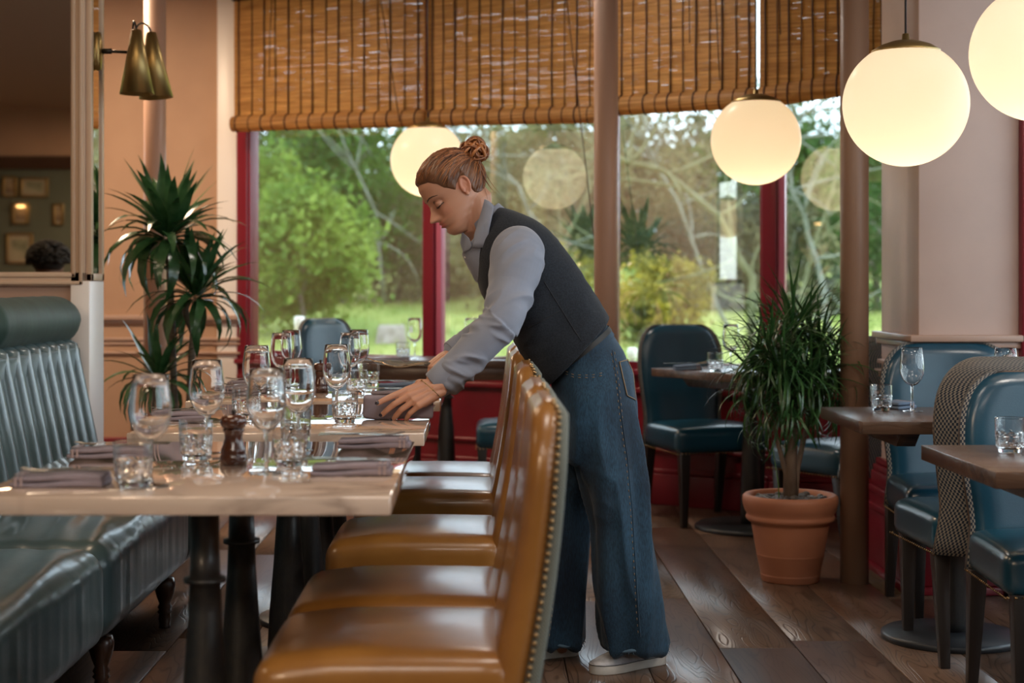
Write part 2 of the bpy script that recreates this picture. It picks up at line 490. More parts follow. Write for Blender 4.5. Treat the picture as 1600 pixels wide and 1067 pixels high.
# floor planks, every one a part of the floor; they share mesh data by length
PW = .245
plank_mesh = {}
def plank(x, y0, ln):
    k = round(ln, 2)
    if k not in plank_mesh:
        o = MB().box(.0018, PW - .0018, 0, k - .003, -.02, 0).obj('plank', M['floor_wood'], fl, bevel=.0012, seg=1)
        plank_mesh[k] = o.data
    else:
        o = bpy.data.objects.new('plank', plank_mesh[k]); COL.objects.link(o); o.parent = fl
    o.location = (x, y0, 0)
lens = [1.6, 1.9, 2.2, 2.5]
offs = {4: 4.70, 3: 5.02, 2: 6.0, 1: 5.2, 5: 4.4}
for i in range(-13, 14):
    y = -.2 + R.random() * .9
    if i == 3: y = 4.70 - 2.2 - 1.9
    if i == 4: y = 3.2 - 1.6
    while y < 9.6:
        ln = R.choice(lens)
        if i == 3 and abs(y - .6) < .01: ln = 2.2
        if y + ln > 9.75: ln = max(.3, round((9.75 - y) / .1) * .1)
        plank(i * PW, y, ln); y += ln

# window wall polyline (left facet, middle facet, right facet)
A = Vector((-1.5, 9.65)); B = Vector((.64, 8.473)); C = Vector((1.424, 7.963)); D = Vector((2.15, 7.70))
def facet_at(px):
    """point of the window wall seen at this pixel column"""
    k = (px - VX) / F
    for a, b in ((A, B), (B, C), (C, D)):
        d = b - a
        # a.x + t d.x = k (a.y + t d.y)
        t = (k * a.y - a.x) / (d.x - k * d.y)
        if -0.02 <= t <= 1.02: return a + d * t
    return None

SILL = .665
dado = MB()
for a, b in ((A, B), (B, C), (C, D)):
    dado.prism(a, b, .2, -.02, SILL)
dado = dado.obj('wall_window', M['red_paint']); struct(dado, 'red painted panelled wall under the windows')
m = MB()
for a, b in ((A, B), (B, C), (C, D)): m.prism(a, b, .35, 2.86, 3.0)
head = m.obj('trim_1', M['red_frame']); struct(head, 'red window head above the blinds')
m = MB()
for a, b in ((A, B), (B, C), (C, D)):
    m.prism(a, b, .03, 0, .16, -.03); m.prism(a, b, .018, .16, .185, -.018)
    m.prism(a, b, .014, .27, .292, -.014); m.prism(a, b, .02, .57, .6, -.02)
struct(m.obj('baseboard_window', M['red_paint'], bevel=.005), 'glossy red baseboard and panel mouldings below the windows')
m = MB()
for a, b in ((A, B), (B, C), (C, D)): m.prism(a, b, .30, SILL, SILL + .03, -.03)
struct(m.obj('trim_2', M['red_frame'], bevel=.004), 'red window sill ledge')


def mullion(pt, d, w, name='window_frame', depth=.09, parent=None):
    d = d.normalized(); a = pt - d * w / 2; b = pt + d * w / 2
    m = MB(); m.prism(a, b, depth, SILL + .03, 2.86, .0)
    m.prism(a + d * .012, b - d * .012, .02, SILL + .03, 2.86, -.018)
    o = m.obj(name, M['red_frame'], parent, bevel=.004)
    return o

d1 = (B - A).normalized(); d2 = (C - B).normalized(); d3 = (D - C).normalized()
stops = [(A + d1 * .03, facet_at(671)), (facet_at(671), B), (B, C), (C, D)]
dirs = [d1, d1, d2, d3]
for i, ((a, b), d) in enumerate(zip(stops, dirs)):
    w = empty('window_%d' % (i + 1)); struct(w)
    a2 = a + d * .04; b2 = b - d * .04
    if i == 0: mullion(a + d * .035, d, .10, 'window_frame', parent=w)
    if i in (1, 2, 3):
        mullion(a + (dirs[i - 1] * 0), d, .095, 'window_frame', parent=w)
    if i == 3: mullion(b, d, .09, 'window_frame', parent=w)
    rm = MB(); rm.prism(a2, b2, .06, SILL + .03, SILL + .07, .02); rm.prism(a2, b2, .06, 2.8, 2.86, .02)
    rm.obj('window_rail', M['red_frame'], w)
    g = MB(); g.prism(a2, b2, .003, SILL + .06, 2.82, .05)
    g.obj('pane', M['pane'], w)
    if i in (1, 3): MB().prism(a2 - d * .002, a2 + d * .036, .05, SILL + .03, 2.84, .0).obj('daylit_side_strip', M['daylit_tint'], w, bevel=.003)  # added strip whose pink colour paints the mullion's daylit side
    s = MB(); s.prism(b2 - d * .012, b2, .02, SILL + .07, 2.8, .025); s.prism(a2, a2 + d * .012, .02, SILL + .07, 2.8, .025)
    s.obj('glazing_seal', M['rubber'], w)

# panelled wall left of the windows
m = MB(); m.box(-4.0, A.x - .0, 9.65, 9.8, 0, 3.0); wl = m.obj('wall_back_left', M['plaster']); struct(wl)
m = MB(); m.box(A.x - .10, A.x + .02, 9.615, 9.95, 0.0, 3.0)
struct(m.obj('trim_3', M['white_paint'], bevel=.006), 'white painted reveal beside the left window')
m = MB()
for z0, z1, dd in ((.925, .955, .035), (.905, .925, .02), (.80, .82, .016), (.775, .79, .010), (.72, .735, .018)):
    m.box(-4, A.x - .02, 9.65 - dd, 9.655, z0, z1)
    m.box(A.x - .12, A.x + .04, 9.615 - dd, 9.66, z0, z1)
struct(m.obj('trim_4', M['mould_paint'], bevel=.004), 'moulded chair rail on the left wall')
m = MB(); m.box(-4, A.x - .1, 9.62, 9.655, 0, .19); m.box(-4, A.x - .1, 9.605, 9.655, .19, .22)
struct(m.obj('baseboard_left', M['red_paint'], bevel=.004))
m = MB(); m.box(-.045, .045, -.008, 0, -.03, .03)
sk = m.obj('wall_socket', M['socket'], bevel=.003); sk.location = P(216, 665, 9.64); sk.location.y = 9.648
tag(sk, 'small dark metal socket plate low on the plaster wall', 'socket')
for k in (-.022, .022): MB().box(k - .008, k + .008, -.012, -.007, -.004, .012).obj('switch', M['white_plastic'], sk)

# columns
def column(px, Y, r, label, z1=3.0, mk='column_paint'):
    c = empty('column', ((px - VX) / F * Y, Y, 0)); 
    part('shaft', [lathe([(r, -.01), (r, z1)], 28)], M[mk], c)
    tag(c, label, 'column'); return c
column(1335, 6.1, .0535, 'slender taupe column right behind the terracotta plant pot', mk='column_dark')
column(947, 7.05, .0535, 'slender taupe column rising behind the waitress, between the two pairs of windows')
column(242, 7.75, .0535, 'slender taupe column behind the tall broad-leaved plant')

# left partition with the mirrors
m = MB(); m.box(-2.9, -1.55, 6.25, 6.45, 0, 3.0)
struct(m.obj('wall_left', M['mould_paint']), 'short partition wall holding the mirror, its end facing the room')
m = MB()
m.box(-1.607, -1.532, 6.226, 6.462, 0, 1.15)
struct(m.obj('trim_5', M['white_paint'], bevel=.004), 'white painted post at the end of the partition')
mr = empty('wall_mirror', (-2.2, 6.25, 1.15))
tag(mr, 'tall wall mirror in a stepped cream frame above the green banquette, reflecting the room', 'mirror')
mx0, mx1 = -2.75, -1.553
gl = MB(); gl.box(mx0, mx1 + -.055, -.012, 0, .03, 1.8)
def rel(o, base): 
    o.location = -Vector(base); return o
g = MB().box(mx0, mx1 - .052, 6.235, 6.245, 1.175, 2.95).obj('mirror_glass', M['mirror'], mr); rel(g, mr.location)
fm = MB()
for (w0, w1, dp) in ((0, .055, .018), (.006, .02, .03), (.035, .050, .026)):
    fm.box(mx1 - w1, mx1 - w0, 6.25 - dp, 6.252, 1.13 + w0, 2.95)
    fm.box(mx0, mx1 - w0, 6.25 - dp, 6.252, 1.13 + w0, 1.13 + w1)
rel(fm.obj('mirror_frame', M['mirror_frame'], mr, bevel=.003), mr.location)
m2 = empty('side_mirror', (-1.55, 6.35, 1.15))
tag(m2, 'narrow mirror strip on the end of the partition under the brass lamp, reflecting the window', 'mirror')
rel(MB().box(-1.55, -1.538, 6.285, 6.43, 1.18, 2.95).obj('mirror_glass', M['mirror'], m2), m2.location)
fm = MB()
fm.box(-1.552, -1.53, 6.25, 6.285, 1.15, 2.95); fm.box(-1.552, -1.53, 6.43, 6.46, 1.15, 2.95); fm.box(-1.552, -1.53, 6.25, 6.46, 1.15, 1.18)
rel(fm.obj('mirror_frame', M['mirror_frame'], m2, bevel=.003), m2.location)

# low screen behind the banquette
m = MB(); m.box(-1.84, -1.76, 1.2, 6.25, 0, .98)
struct(m.obj('wall_low', M['mould_paint']), 'low screen wall behind the banquette')

# pier on the right with its mouldings
PX = 1.605
m = MB(); m.box(PX, 1.985, 5.9, 6.45, 0, 3.0); m.box(1.985, 2.35, 6.3, 6.5, 0, 3.0); m.prism((2.1, 6.45), (2.25, 7.75), .1, 0, 3)
struct(m.obj('wall_pier', M['plaster_light'], bevel=.004), 'pale plaster pier between the windows')
m = MB()
for z0, z1, dd in ((.925, .95, .04), (.90, .925, .022), (.82, .838, .018), (.79, .80, .03), (.765, .79, .012), (.70, .718, .03), (.68, .70, .015)):
    m.box(PX - dd, 2.0, 5.9 - dd, 6.45, z0, z1)
struct(m.obj('trim_6', M['mould_paint'], bevel=.004), 'stepped chair rail round the pier')
m = MB()
for z0, z1, dd in ((0, .03, .065), (.03, .24, .05), (.24, .27, .06), (.27, .31, .045), (.31, .335, .055), (.335, .39, .038), (.39, .415, .03), (.415, .44, .018)):
    m.box(PX - dd, 2.02, 5.9 - dd, 6.47, z0, z1)
struct(m.obj('baseboard_pier', M['red_paint'], bevel=.005), 'deep moulded red plinth of the pier')
# window at the right edge of the picture and the side windows beyond it
w = empty('window_5'); struct(w)
m = MB(); m.box(1.975, 2.06, 5.86, 6.0, 0, 3.0); m.box(3.3, 3.4, 5.86, 6.0, 0, 3.0); m.box(2.06, 3.3, 5.86, 6.0, 2.8, 3.0)
m.box(2.06, 3.3, 5.86, 6.0, 0, .66)
m.obj('window_frame', M['red_frame'], w, bevel=.004)
MB().box(2.06, 3.3, 5.93, 5.934, .66, 2.8).obj('pane', M['pane'], w)
w = empty('window_6'); struct(w)
m = MB()
for y in (-1.0, .9, 2.8, 4.6, 5.92): m.box(3.4, 3.5, y - .05, y + .05, .66, 2.7)
m.box(3.4, 3.5, -1, 6, .6, .66); m.box(3.4, 3.5, -1, 6, 2.7, 2.78)
m.obj('window_frame', M['red_frame'], w)
MB().box(3.44, 3.444, -1, 5.9, .66, 2.7).obj('pane', M['pane'], w)
m = MB(); m.box(3.4, 3.6, -4.6, 6, 0, .6); m.box(3.4, 3.6, -4.6, -1, .6, 3); m.box(3.4, 3.6, -1, 6, 2.78, 3)
struct(m.obj('wall_right', M['plaster']))
# far side of the dining room, seen only in the mirror
m = MB(); m.box(-6, 3.6, -4.6, -4.4, 0, 2.36)
struct(m.obj('wall_back', M['green_wall']))
m = MB(); m.box(-6, 3.6, -4.6, -4.36, 2.36, 2.5); struct(m.obj('trim_7', M['turned_wood']))
m = MB(); m.box(-6, 3.6, -4.6, -4.4, 2.5, 3.0); struct(m.obj('trim_8', M['plaster']))
m = MB(); m.box(-6, -5.9, -4.6, 10, 0, 3.0); struct(m.obj('wall_far_left', M['plaster']))
m = MB(); m.box(-5.9, -2.9, 6.25, 6.45, 0, 3.0); struct(m.obj('wall_left_back', M['plaster']))

# framed pictures on the far wall, placed where the mirror shows them
ART = [mat('art_sepia', (.30, .22, .13), .7, color2=(.12, .08, .05), nscale=9), mat('art_olive', (.12, .13, .08), .7, color2=(.30, .27, .18), nscale=7)]
MATB = mat('picture_mount', (.32, .27, .19), .8)
def picture(px0, py0, px1, py1, label, k):
    # mirror plane y = 6.235; the wall at -4.4 stands 2*6.235+4.4 away on the unfolded ray
    Yv = 2 * 6.235 + 4.4
    p0 = P(px0, py0, Yv); p1 = P(px1, py1, Yv)
    cx, cz = (p0.x + p1.x) / 2, (p0.z + p1.z) / 2; hx, hz = abs(p1.x - p0.x) / 2, abs(p0.z - p1.z) / 2
    e = empty('framed_picture', (cx, -4.4, cz)); tag(e, label, 'picture')
    m = MB(); t = .022
    m.box(-hx, hx, 0, .03, hz - t, hz); m.box(-hx, hx, 0, .03, -hz, -hz + t); m.box(-hx, -hx + t, 0, .03, -hz, hz); m.box(hx - t, hx, 0, .03, -hz, hz)
    m.obj('frame', M['brass'], e, bevel=.004)
    MB().box(-hx + t, hx - t, 0, .012, -hz + t, hz - t).obj('mount', MATB, e)
    MB().box(-hx * .6, hx * .6, .012, .016, -hz * .6, hz * .6).obj('print', ART[k], e)
picture(5, 276, 27, 308, 'small gilt framed picture, upper left in the mirror reflection', 0)
picture(33, 278, 76, 308, 'wide gilt framed picture, beside the smallest one in the mirror reflection', 1)
picture(20, 317, 46, 350, 'gilt framed picture under a lit lamp in the mirror reflection', 0)
picture(11, 364, 52, 412, 'largest gilt framed picture, lowest in the mirror reflection', 1)
picture(84, 318, 100, 352, 'narrow picture at the right of the mirror reflection', 0)
pl = empty('picture_light', P(33, 324, 16.8)); pl.location.y = -4.36
tag(pl, 'small glowing brass picture light seen in the mirror', 'lamp')
part('shade', [tube([(-.05, .05, .03), (.05, .05, .03)], .016, 10)], M['brass'], pl)
part('bulb', [tube([(-.04, .05, .012), (.04, .05, .012)], .012, 8)], mat('warm_bulb', (1, .7, .4), .5, emit=(1, .55, .2), estr=6), pl)
part('bracket', [tube([(0, .05, .03), (0, -.03, .05)], .005, 6)], M['brass'], pl)
# ------------------------------------------------------------------ bamboo blinds
def bamboo_mat():
    m = bpy.data.materials.new('bamboo_reed'); m.use_nodes = True
    nt = m.node_tree; b = nt.nodes['Principled BSDF']; out = nt.nodes['Material Output']
    tcn = _n(nt, 'ShaderNodeTexCoord'); mp = _n(nt, 'ShaderNodeMapping'); mp.inputs['Scale'].default_value = (3, 3, 90)
    nt.links.new(tcn.outputs['Object'], mp.inputs[0])
    no = _n(nt, 'ShaderNodeTexNoise'); no.inputs['Scale'].default_value = 1.5; no.inputs['Detail'].default_value = 3
    nt.links.new(mp.outputs[0], no.inputs['Vector'])
    rp = _n(nt, 'ShaderNodeValToRGB'); rp.color_ramp.elements[0].position = .35; rp.color_ramp.elements[0].color = (.50, .26, .09, 1)
    rp.color_ramp.elements[1].position = .68; rp.color_ramp.elements[1].color = (.82, .52, .22, 1)
    nt.links.new(no.outputs['Fac'], rp.inputs[0]); nt.links.new(rp.outputs[0], b.inputs['Base Color']); b.inputs['Roughness'].default_value = .5
    t = _n(nt, 'ShaderNodeBsdfTranslucent'); nt.links.new(rp.outputs[0], t.inputs[0])
    mx = _n(nt, 'ShaderNodeMixShader'); mx.inputs[0].default_value = .66
    nt.links.new(b.outputs[0], mx.inputs[1]); nt.links.new(t.outputs[0], mx.inputs[2]); nt.links.new(mx.outputs[0], out.inputs[0])
    return m
M['reed'] = bamboo_mat()
M['cord'] = mat('dark_blind_cord', (.045, .015, .01), .7)


def blind(px0, px1, y0, y1, label, ncord, roll=.042, ztop=2.84, back=.16, lines=()):
    """px range and lower roll edge at either end (photo pixels) turned into a real blind hanging in front of its facet"""
    p0 = facet_at(px0); p1 = facet_at(px1)
    d = (p1 - p0).normalized(); n = Vector((d.y, -d.x))          # towards the room
    if n.y > 0: n = -n
    p0 = p0 + n * back; p1 = p1 + n * back
    # keep the columns on their sight lines after moving forward
    def slide(p, px):
        k = (px - VX) / F; t = (k * p.y - p.x) / (d.x - k * d.y); return p + d * t
    p0 = slide(p0, px0); p1 = slide(p1, px1)
    zb0 = CH - (y0 - HZ) / F * p0.y; zb1 = CH - (y1 - HZ) / F * p1.y
    L = (p1 - p0).length
    root = empty('bamboo_blind', (p0.x, p0.y, ztop)); tag(root, label, 'blind', 'rolled bamboo blinds over the windows')
    root.rotation_euler = (0, 0, math.atan2(d.y, d.x))
    # local frame: x along, -y to room, z down from ztop
    b0 = zb0 - ztop; b1 = zb1 - ztop
    m = MB(); rr = random.Random(int(px0)); 
    zmin = min(b0, b1) + roll
    z = -.01; k = 0
    while z > zmin:
        th = rr.uniform(.0034, .0060)
        gap = rr.uniform(-.0006, .0002) if rr.random() < .96 else rr.uniform(-.0002, .0004)
        # reeds break into lengths with a slight wander
        segs = 18; pts = []
        for s in range(segs + 1):
            f = s / segs; lim = b0 + (b1 - b0) * f + roll
            pts.append((f * L, z + noise.noise(Vector((f * 5, z * 40, px0))) * .0009 + (b1 - b0) * f * (z / ((b0 + b1) / 2))))
        for s in range(segs):
            (xa, za), (xb, zb) = pts[s], pts[s + 1]
            if max(za, zb) < min(b0 + (b1 - b0) * (s + .5) / segs + roll * .5, 0): continue
            off = rr.uniform(-.0015, .0015); th_ = th; th = th * (rr.uniform(.84, .95) if rr.random() < .07 else 1)
            m.add([(xa, off, za), (xb, off, zb), (xb, off, zb - th), (xa, off, za - th), (xa, off + .002, za), (xb, off + .002, zb), (xb, off + .002, zb - th), (xa, off + .002, za - th)],
                  [(0, 3, 2, 1), (4, 5, 6, 7), (0, 1, 5, 4), (3, 7, 6, 2)])
            th = th_
        z -= th + gap; k += 1
    w = m.obj('reed_weave', M['reed'], root); w['kind'] = 'stuff'
    # rolled-up lower edge
    ring = 22; rings = []
    for s in range(25):
        f = s / 24; zc = b0 + (b1 - b0) * f + roll * 1.0
        rad = [roll * (1 + .035 * math.sin(3 * q + f * 9)) for q in range(ring)]
        rings.append([Vector((f * L, -.012 + math.cos(2 * math.pi * q / ring) * rad[q] * .8, zc + math.sin(2 * math.pi * q / ring) * rad[q])) for q in range(ring)])
    rl = part('rolled_hem', [loft(rings)], M['reed'], root)
    MB().box(-.0, L, -.02, .03, -.03, .005).obj('head_rail', M['turned_wood'], root)
    for i in range(ncord):
        f = (i + .5) / ncord + rr.uniform(-.004, .004); x = f * L; zc = b0 + (b1 - b0) * f
        pts = [(x, -.006, 0)] + [(x + rr.uniform(-.003, .003), -.006, -.01 + (zc + 2 * roll) * t) for t in (.25, .5, .75)] + [(x, -.006, zc + 2 * roll + .005)]
        a = [(x, -.012 - math.cos(q) * roll * .9, zc + roll + math.sin(q) * roll * 1.06) for q in [math.pi / 2 * (1 - t / 3) for t in range(0, 10)]]
        thick = .0034 if i % 2 else .0052
        part('cord', [tube(pts, thick, 5)], M['cord'], root)
        part('cord_loop', [tube([(x, -.012 - math.sin(q) * roll * .84, zc + roll - math.cos(q) * -roll * 1.05) for q in np.linspace(0, math.pi, 12)], thick * .9, 5)], M['cord'], root)
    for (f, dx, dz) in lines:
        x = f * L
        part('pull_cord', [tube([(x, -.02, -.03), (x + dx * .5, -.045, dz * .5), (x + dx, -.06, dz)], .003, 5)], M['cord'], root)
        part('cord_ring', [lathe([(.004, -.035), (.013, -.03), (.014, -.012), (.005, 0)], 10, (x, -.03, -.005))], M['rubber'], root)
    return root

M['cord'].diffuse_color = (.04, .02, .01, 1)
blind(366, 664, 206, 198, 'bamboo blind at the far left, over the large left pane', 15, .045, lines=((.22, .01, -.5), (.78, .16, -.80)))
blind(667, 932, 197, 193, 'bamboo blind in the middle, ending behind the column by the waitress', 14, .043, back=.13, lines=((.2, .01, -.6), (.82, .22, -1.62)))
blind(962, 1182, 181, 169, 'bamboo blind right of the waitress column, its roll sloping upwards', 11, .048, lines=((.55, .02, -.5), (.72, .05, -.7)))
blind(1187, 1338, 171, 147, 'crooked bamboo blind between the round lamps, hanging askew', 8, .052, back=.2, lines=((.2, .02, -.5),))
blind(1346, 1385, 140, 130, 'narrow slice of bamboo blind between the right column and the pier', 3, .05)

# ------------------------------------------------------------------ globe pendants
def pendant(px, py, Y, r, label):
    c = P(px, py, Y)
    e = empty('globe_pendant', c); tag(e, label, 'lamp', 'opal globe pendant lamps')
    prof = [(r * math.sin(t), -r * math.cos(t)) for t in np.linspace(0.0, math.pi - .56, 28)]
    part('globe', [lathe(prof, 40)], M['globe'], e)
    zc = r * math.cos(.56); rc = r * math.sin(.56)
    part('cap', [lathe([(rc + .003, zc - .004), (rc + .003, zc + .003), (rc * .75, zc + .02), (rc * .4, zc + .032), (.012, zc + .036), (.010, zc + .055), (0, zc + .056)], 32)], M['brass'], e)
    part('flex', [tube([(0, 0, zc + .05), (0, 0, 3.0 - c.z)], .0035, 6)], M['rubber'], e)
    part('ceiling_rose', [lathe([(.05, 3.0 - c.z), (.05, 2.98 - c.z), (.02, 2.97 - c.z), (0, 2.97 - c.z)], 20)], M['brass'], e)
    ld = bpy.data.lights.new('bulb', 'POINT'); ld.energy = .85; ld.color = (1, .74, .45); ld.shadow_soft_size = .03
    lo = bpy.data.objects.new('bulb', ld); COL.objects.link(lo); lo.parent = e; lo.location = (0, 0, -.085)
    return e
pendant(668, 250, 8.2, .19, 'glowing round globe lamp directly behind the waitress head')
pendant(1181, 219, 6.79, .19, 'glowing round globe lamp above the bushy potted plant')
pendant(1415, 163, 4.9, .19, 'largest whole globe lamp, hanging in front of the pale pier')
pendant(1626, 82, 4.4, .19, 'glowing globe lamp cut off by the upper right corner')

# ------------------------------------------------------------------ brass wall lamp on the partition end
sc_ = empty('wall_lamp', P(146, 80, 6.35)); sc_.location.x = -1.53
tag(sc_, 'twin-cone brushed brass wall lamp on the partition end beside the mirror', 'wall lamp')
def loc_of(px, py, Y, base): return P(px, py, Y) - Vector(base.location)
v, f, uv = lathe([(0, -.008), (.055, -.008), (.058, 0), (.055, .012), (.02, .018), (0, .018)], 24)
v = [Vector((q.z, q.x * .6, q.y * 1.35)) for q in v]
part('backplate', [(v, f, uv)], M['brass'], sc_)
j = loc_of(205, 82, 6.35, sc_)
part('arm', [tube([(0, 0, 0), (.04, 0, 0), j], .006, 8), tube([(.02, 0, 0), (.055, 0, 0)], .011, 10)], M['dark_metal'], sc_)
for (ax, ay, bx, by, Y, dy) in ((213, 46, 214, 147, 6.3, 0), (236, 50, 244, 153, 6.42, 0)):
    a = loc_of(ax, ay, Y, sc_); b = loc_of(bx, by, Y, sc_)
    dirv = (b - a); ln = dirv.length; dirv.normalize(); u, w = frame_of(dirv)
    prof = [(.012, 0), (.02, .004), (.068, ln), (.066, ln), (.018, .008), (.001, .006)]
    rings = [[a + dirv * z + (u * math.cos(q) + w * math.sin(q)) * r_ for q in np.linspace(0, 2 * math.pi, 33)[:-1]] for r_, z in prof]
    c1 = part('cone_shade', [loft(rings, False)], M['brass'], sc_)
    part('bulb', [tube([a + dirv * ln * .5, a + dirv * ln * .8], .022, 10, ends=True)], mat('lamp_bulb', (1, .8, .6), .5, emit=(1, .62, .3), estr=14), sc_)
    part('swan_neck', [tube(bez(j, j + Vector((.01, 0, .17)), a + Vector((-.01, 0, .035)), 8, a + Vector((.002, 0, -.004))), .004, 6)], M['dark_metal'], sc_)

# ------------------------------------------------------------------ tables
def marble_table(x0, x1, y0, y1, label, legs):
    e = empty('marble_table', ((x0 + x1) / 2, (y0 + y1) / 2, 0)); tag(e, label, 'table', 'marble topped tables along the banquette')
    cx, cy = e.location.x, e.location.y
    MB().box(x0 - cx, x1 - cx, y0 - cy, y1 - cy, .724, .757).obj('table_top', M['marble'], e, bevel=.0025)
    for ly in legs: pedestal(e, -.0 + ((x0 + x1) / 2 - cx), ly - cy, .724)
    return e
def pedestal(e, x, y, zt, name='pedestal', rb=.21):
    prof = [(rb, 0), (rb, .012), (rb - .006, .018), (.09, .026), (.05, .045), (.052, .10), (.056, .16), (.052, .24), (.040, .38), (.032, .50), (.030, .555), (.041, .558), (.041, .566), (.030, .569), (.028, .62), (.0275, zt - .03), (.07, zt - .02), (.07, zt), (0, zt)]
    base = part('pedestal_base', [lathe(prof[:5] + [(0, .045)], 36, (x, y, 0))], M['base_metal'], e)
    part('pedestal', [lathe([(.048, .04)] + prof[5:], 24, (x, y, 0))], M['iron'], e)
T1 = marble_table(-.914, -.164, 2.83, 3.84, 'marble-topped table nearest the camera, front edge across the lower left', (3.10, 3.57))
T2 = marble_table(-.905, -.150, 4.06, 5.05, 'middle marble-topped table the waitress leans over', (4.33, 4.80))
T3 = marble_table(-.965, -.140, 5.18, 6.15, 'farthest of the three marble-topped tables, mostly behind glasses', (5.42, 5.90))
ZT = .757


def wood_table(cx, cy, hx, hy, rot, zt, label, base_r=.22, bx=0, by=0, batten=True):
    e = empty('wooden_table', (cx, cy, 0), rot); tag(e, label, 'table')
    MB().box(-hx, hx, -hy, hy, zt - .038, zt).obj('table_top', M['table_wood'], e, bevel=.002)
    if batten:
        for s in (-.55, .55):
            m = MB()
            v = [(s * hx - .03, -hy + .05, zt - .038), (s * hx + .03, -hy + .05, zt - .038), (s * hx + .03, hy - .05, zt - .038), (s * hx - .03, hy - .05, zt - .038),
                 (s * hx - .03, -hy + .11, zt - .085), (s * hx + .03, -hy + .11, zt - .085), (s * hx + .03, hy - .11, zt - .085), (s * hx - .03, hy - .11, zt - .085)]
            m.add(v, [(0, 1, 2, 3), (4, 7, 6, 5), (0, 4, 5, 1), (1, 5, 6, 2), (2, 6, 7, 3), (3, 7, 4, 0)])
            m.obj('batten', M['table_wood'], e, bevel=.002)
    prof = [(base_r, 0), (base_r, .016), (base_r - .008, .022), (.06, .028), (0, .03)]
    part('pedestal_base', [lathe(prof, 40, (bx, by, 0))], M['base_metal'], e)
    part('pedestal', [lathe([(.045, .025), (.05, .06), (.05, .16), (.04, .4), (.03, .5), (.028, .552), (.038, .556), (.038, .564), (.028, .568), (.028, zt - .06), (.06, zt - .05), (.06, zt - .03), (0, zt - .03)], 22, (bx, by, 0))], M['iron'], e)
    return e
wood_table(1.50, 5.13, .355, .30, 0, .72, 'dark wooden table in front of the pier, holding a wine glass and tumbler')
wood_table(1.485, 3.83, .355, .30, 0, .72, 'nearest dark wooden table, its corner cut off at the right edge')
W4 = wood_table(-.24, 8.27, .39, .23, math.radians(-29) * 0, .757, 'wooden table at the window beyond the marble tables, behind the cutlery in her hand', .2, .05, -.05, False)
MB().box(-.36, .36, -.215, .2, .655, .72).obj('apron', M['table_wood'], W4, bevel=.003)
wood_table(1.275, 7.42, .36, .34, math.radians(32), .745, 'dark wooden table by the window, half hidden by the bushy potted plant', .26, 0, .05)

# ------------------------------------------------------------------ ochre leather chairs
def nails(pts, r, parent, normal, matk='nail'):
    m = MB()
    n = Vector(normal).normalized(); a, b = frame_of(n)
    for p in pts:
        p = Vector(p); k = 6
        ring0 = [p + (a * math.cos(2 * math.pi * j / k) + b * math.sin(2 * math.pi * j / k)) * r for j in range(k)]
        ring1 = [p + (a * math.cos(2 * math.pi * j / k) + b * math.sin(2 * math.pi * j / k)) * r * .6 + n * r * .6 for j in range(k)]
        m.add(*loft([ring0, ring1]))
    o = m.obj('nailhead_trim', M[matk], parent, True); o['kind'] = 'stuff'
    return o

def rrect_ring(cx, cy, z, hx, hy, r, n=8, bend=0):
    pts = []
    r = min(r, hx * .98, hy * .98)
    for sx, sy, a0 in ((1, 1, 0), (-1, 1, 90), (-1, -1, 180), (1, -1, 270)):
        for k in range(n + 1):
            q = math.radians(a0 + 90 * k / n)
            pts.append(Vector((cx + sx * (hx - r) + r * math.cos(q), cy + sy * (hy - r) + r * math.sin(q), z)))
        # straight runs get extra points on the long side
    return pts

def top_width(z, z1, w, curve=.12):
    """half width of a back with rounded shoulders ending at z1"""
    if z < z1 - curve: return w
    t = (z - (z1 - curve)) / curve
    return w * (.52 + .48 * math.sqrt(max(0, 1 - t ** 2.2)))

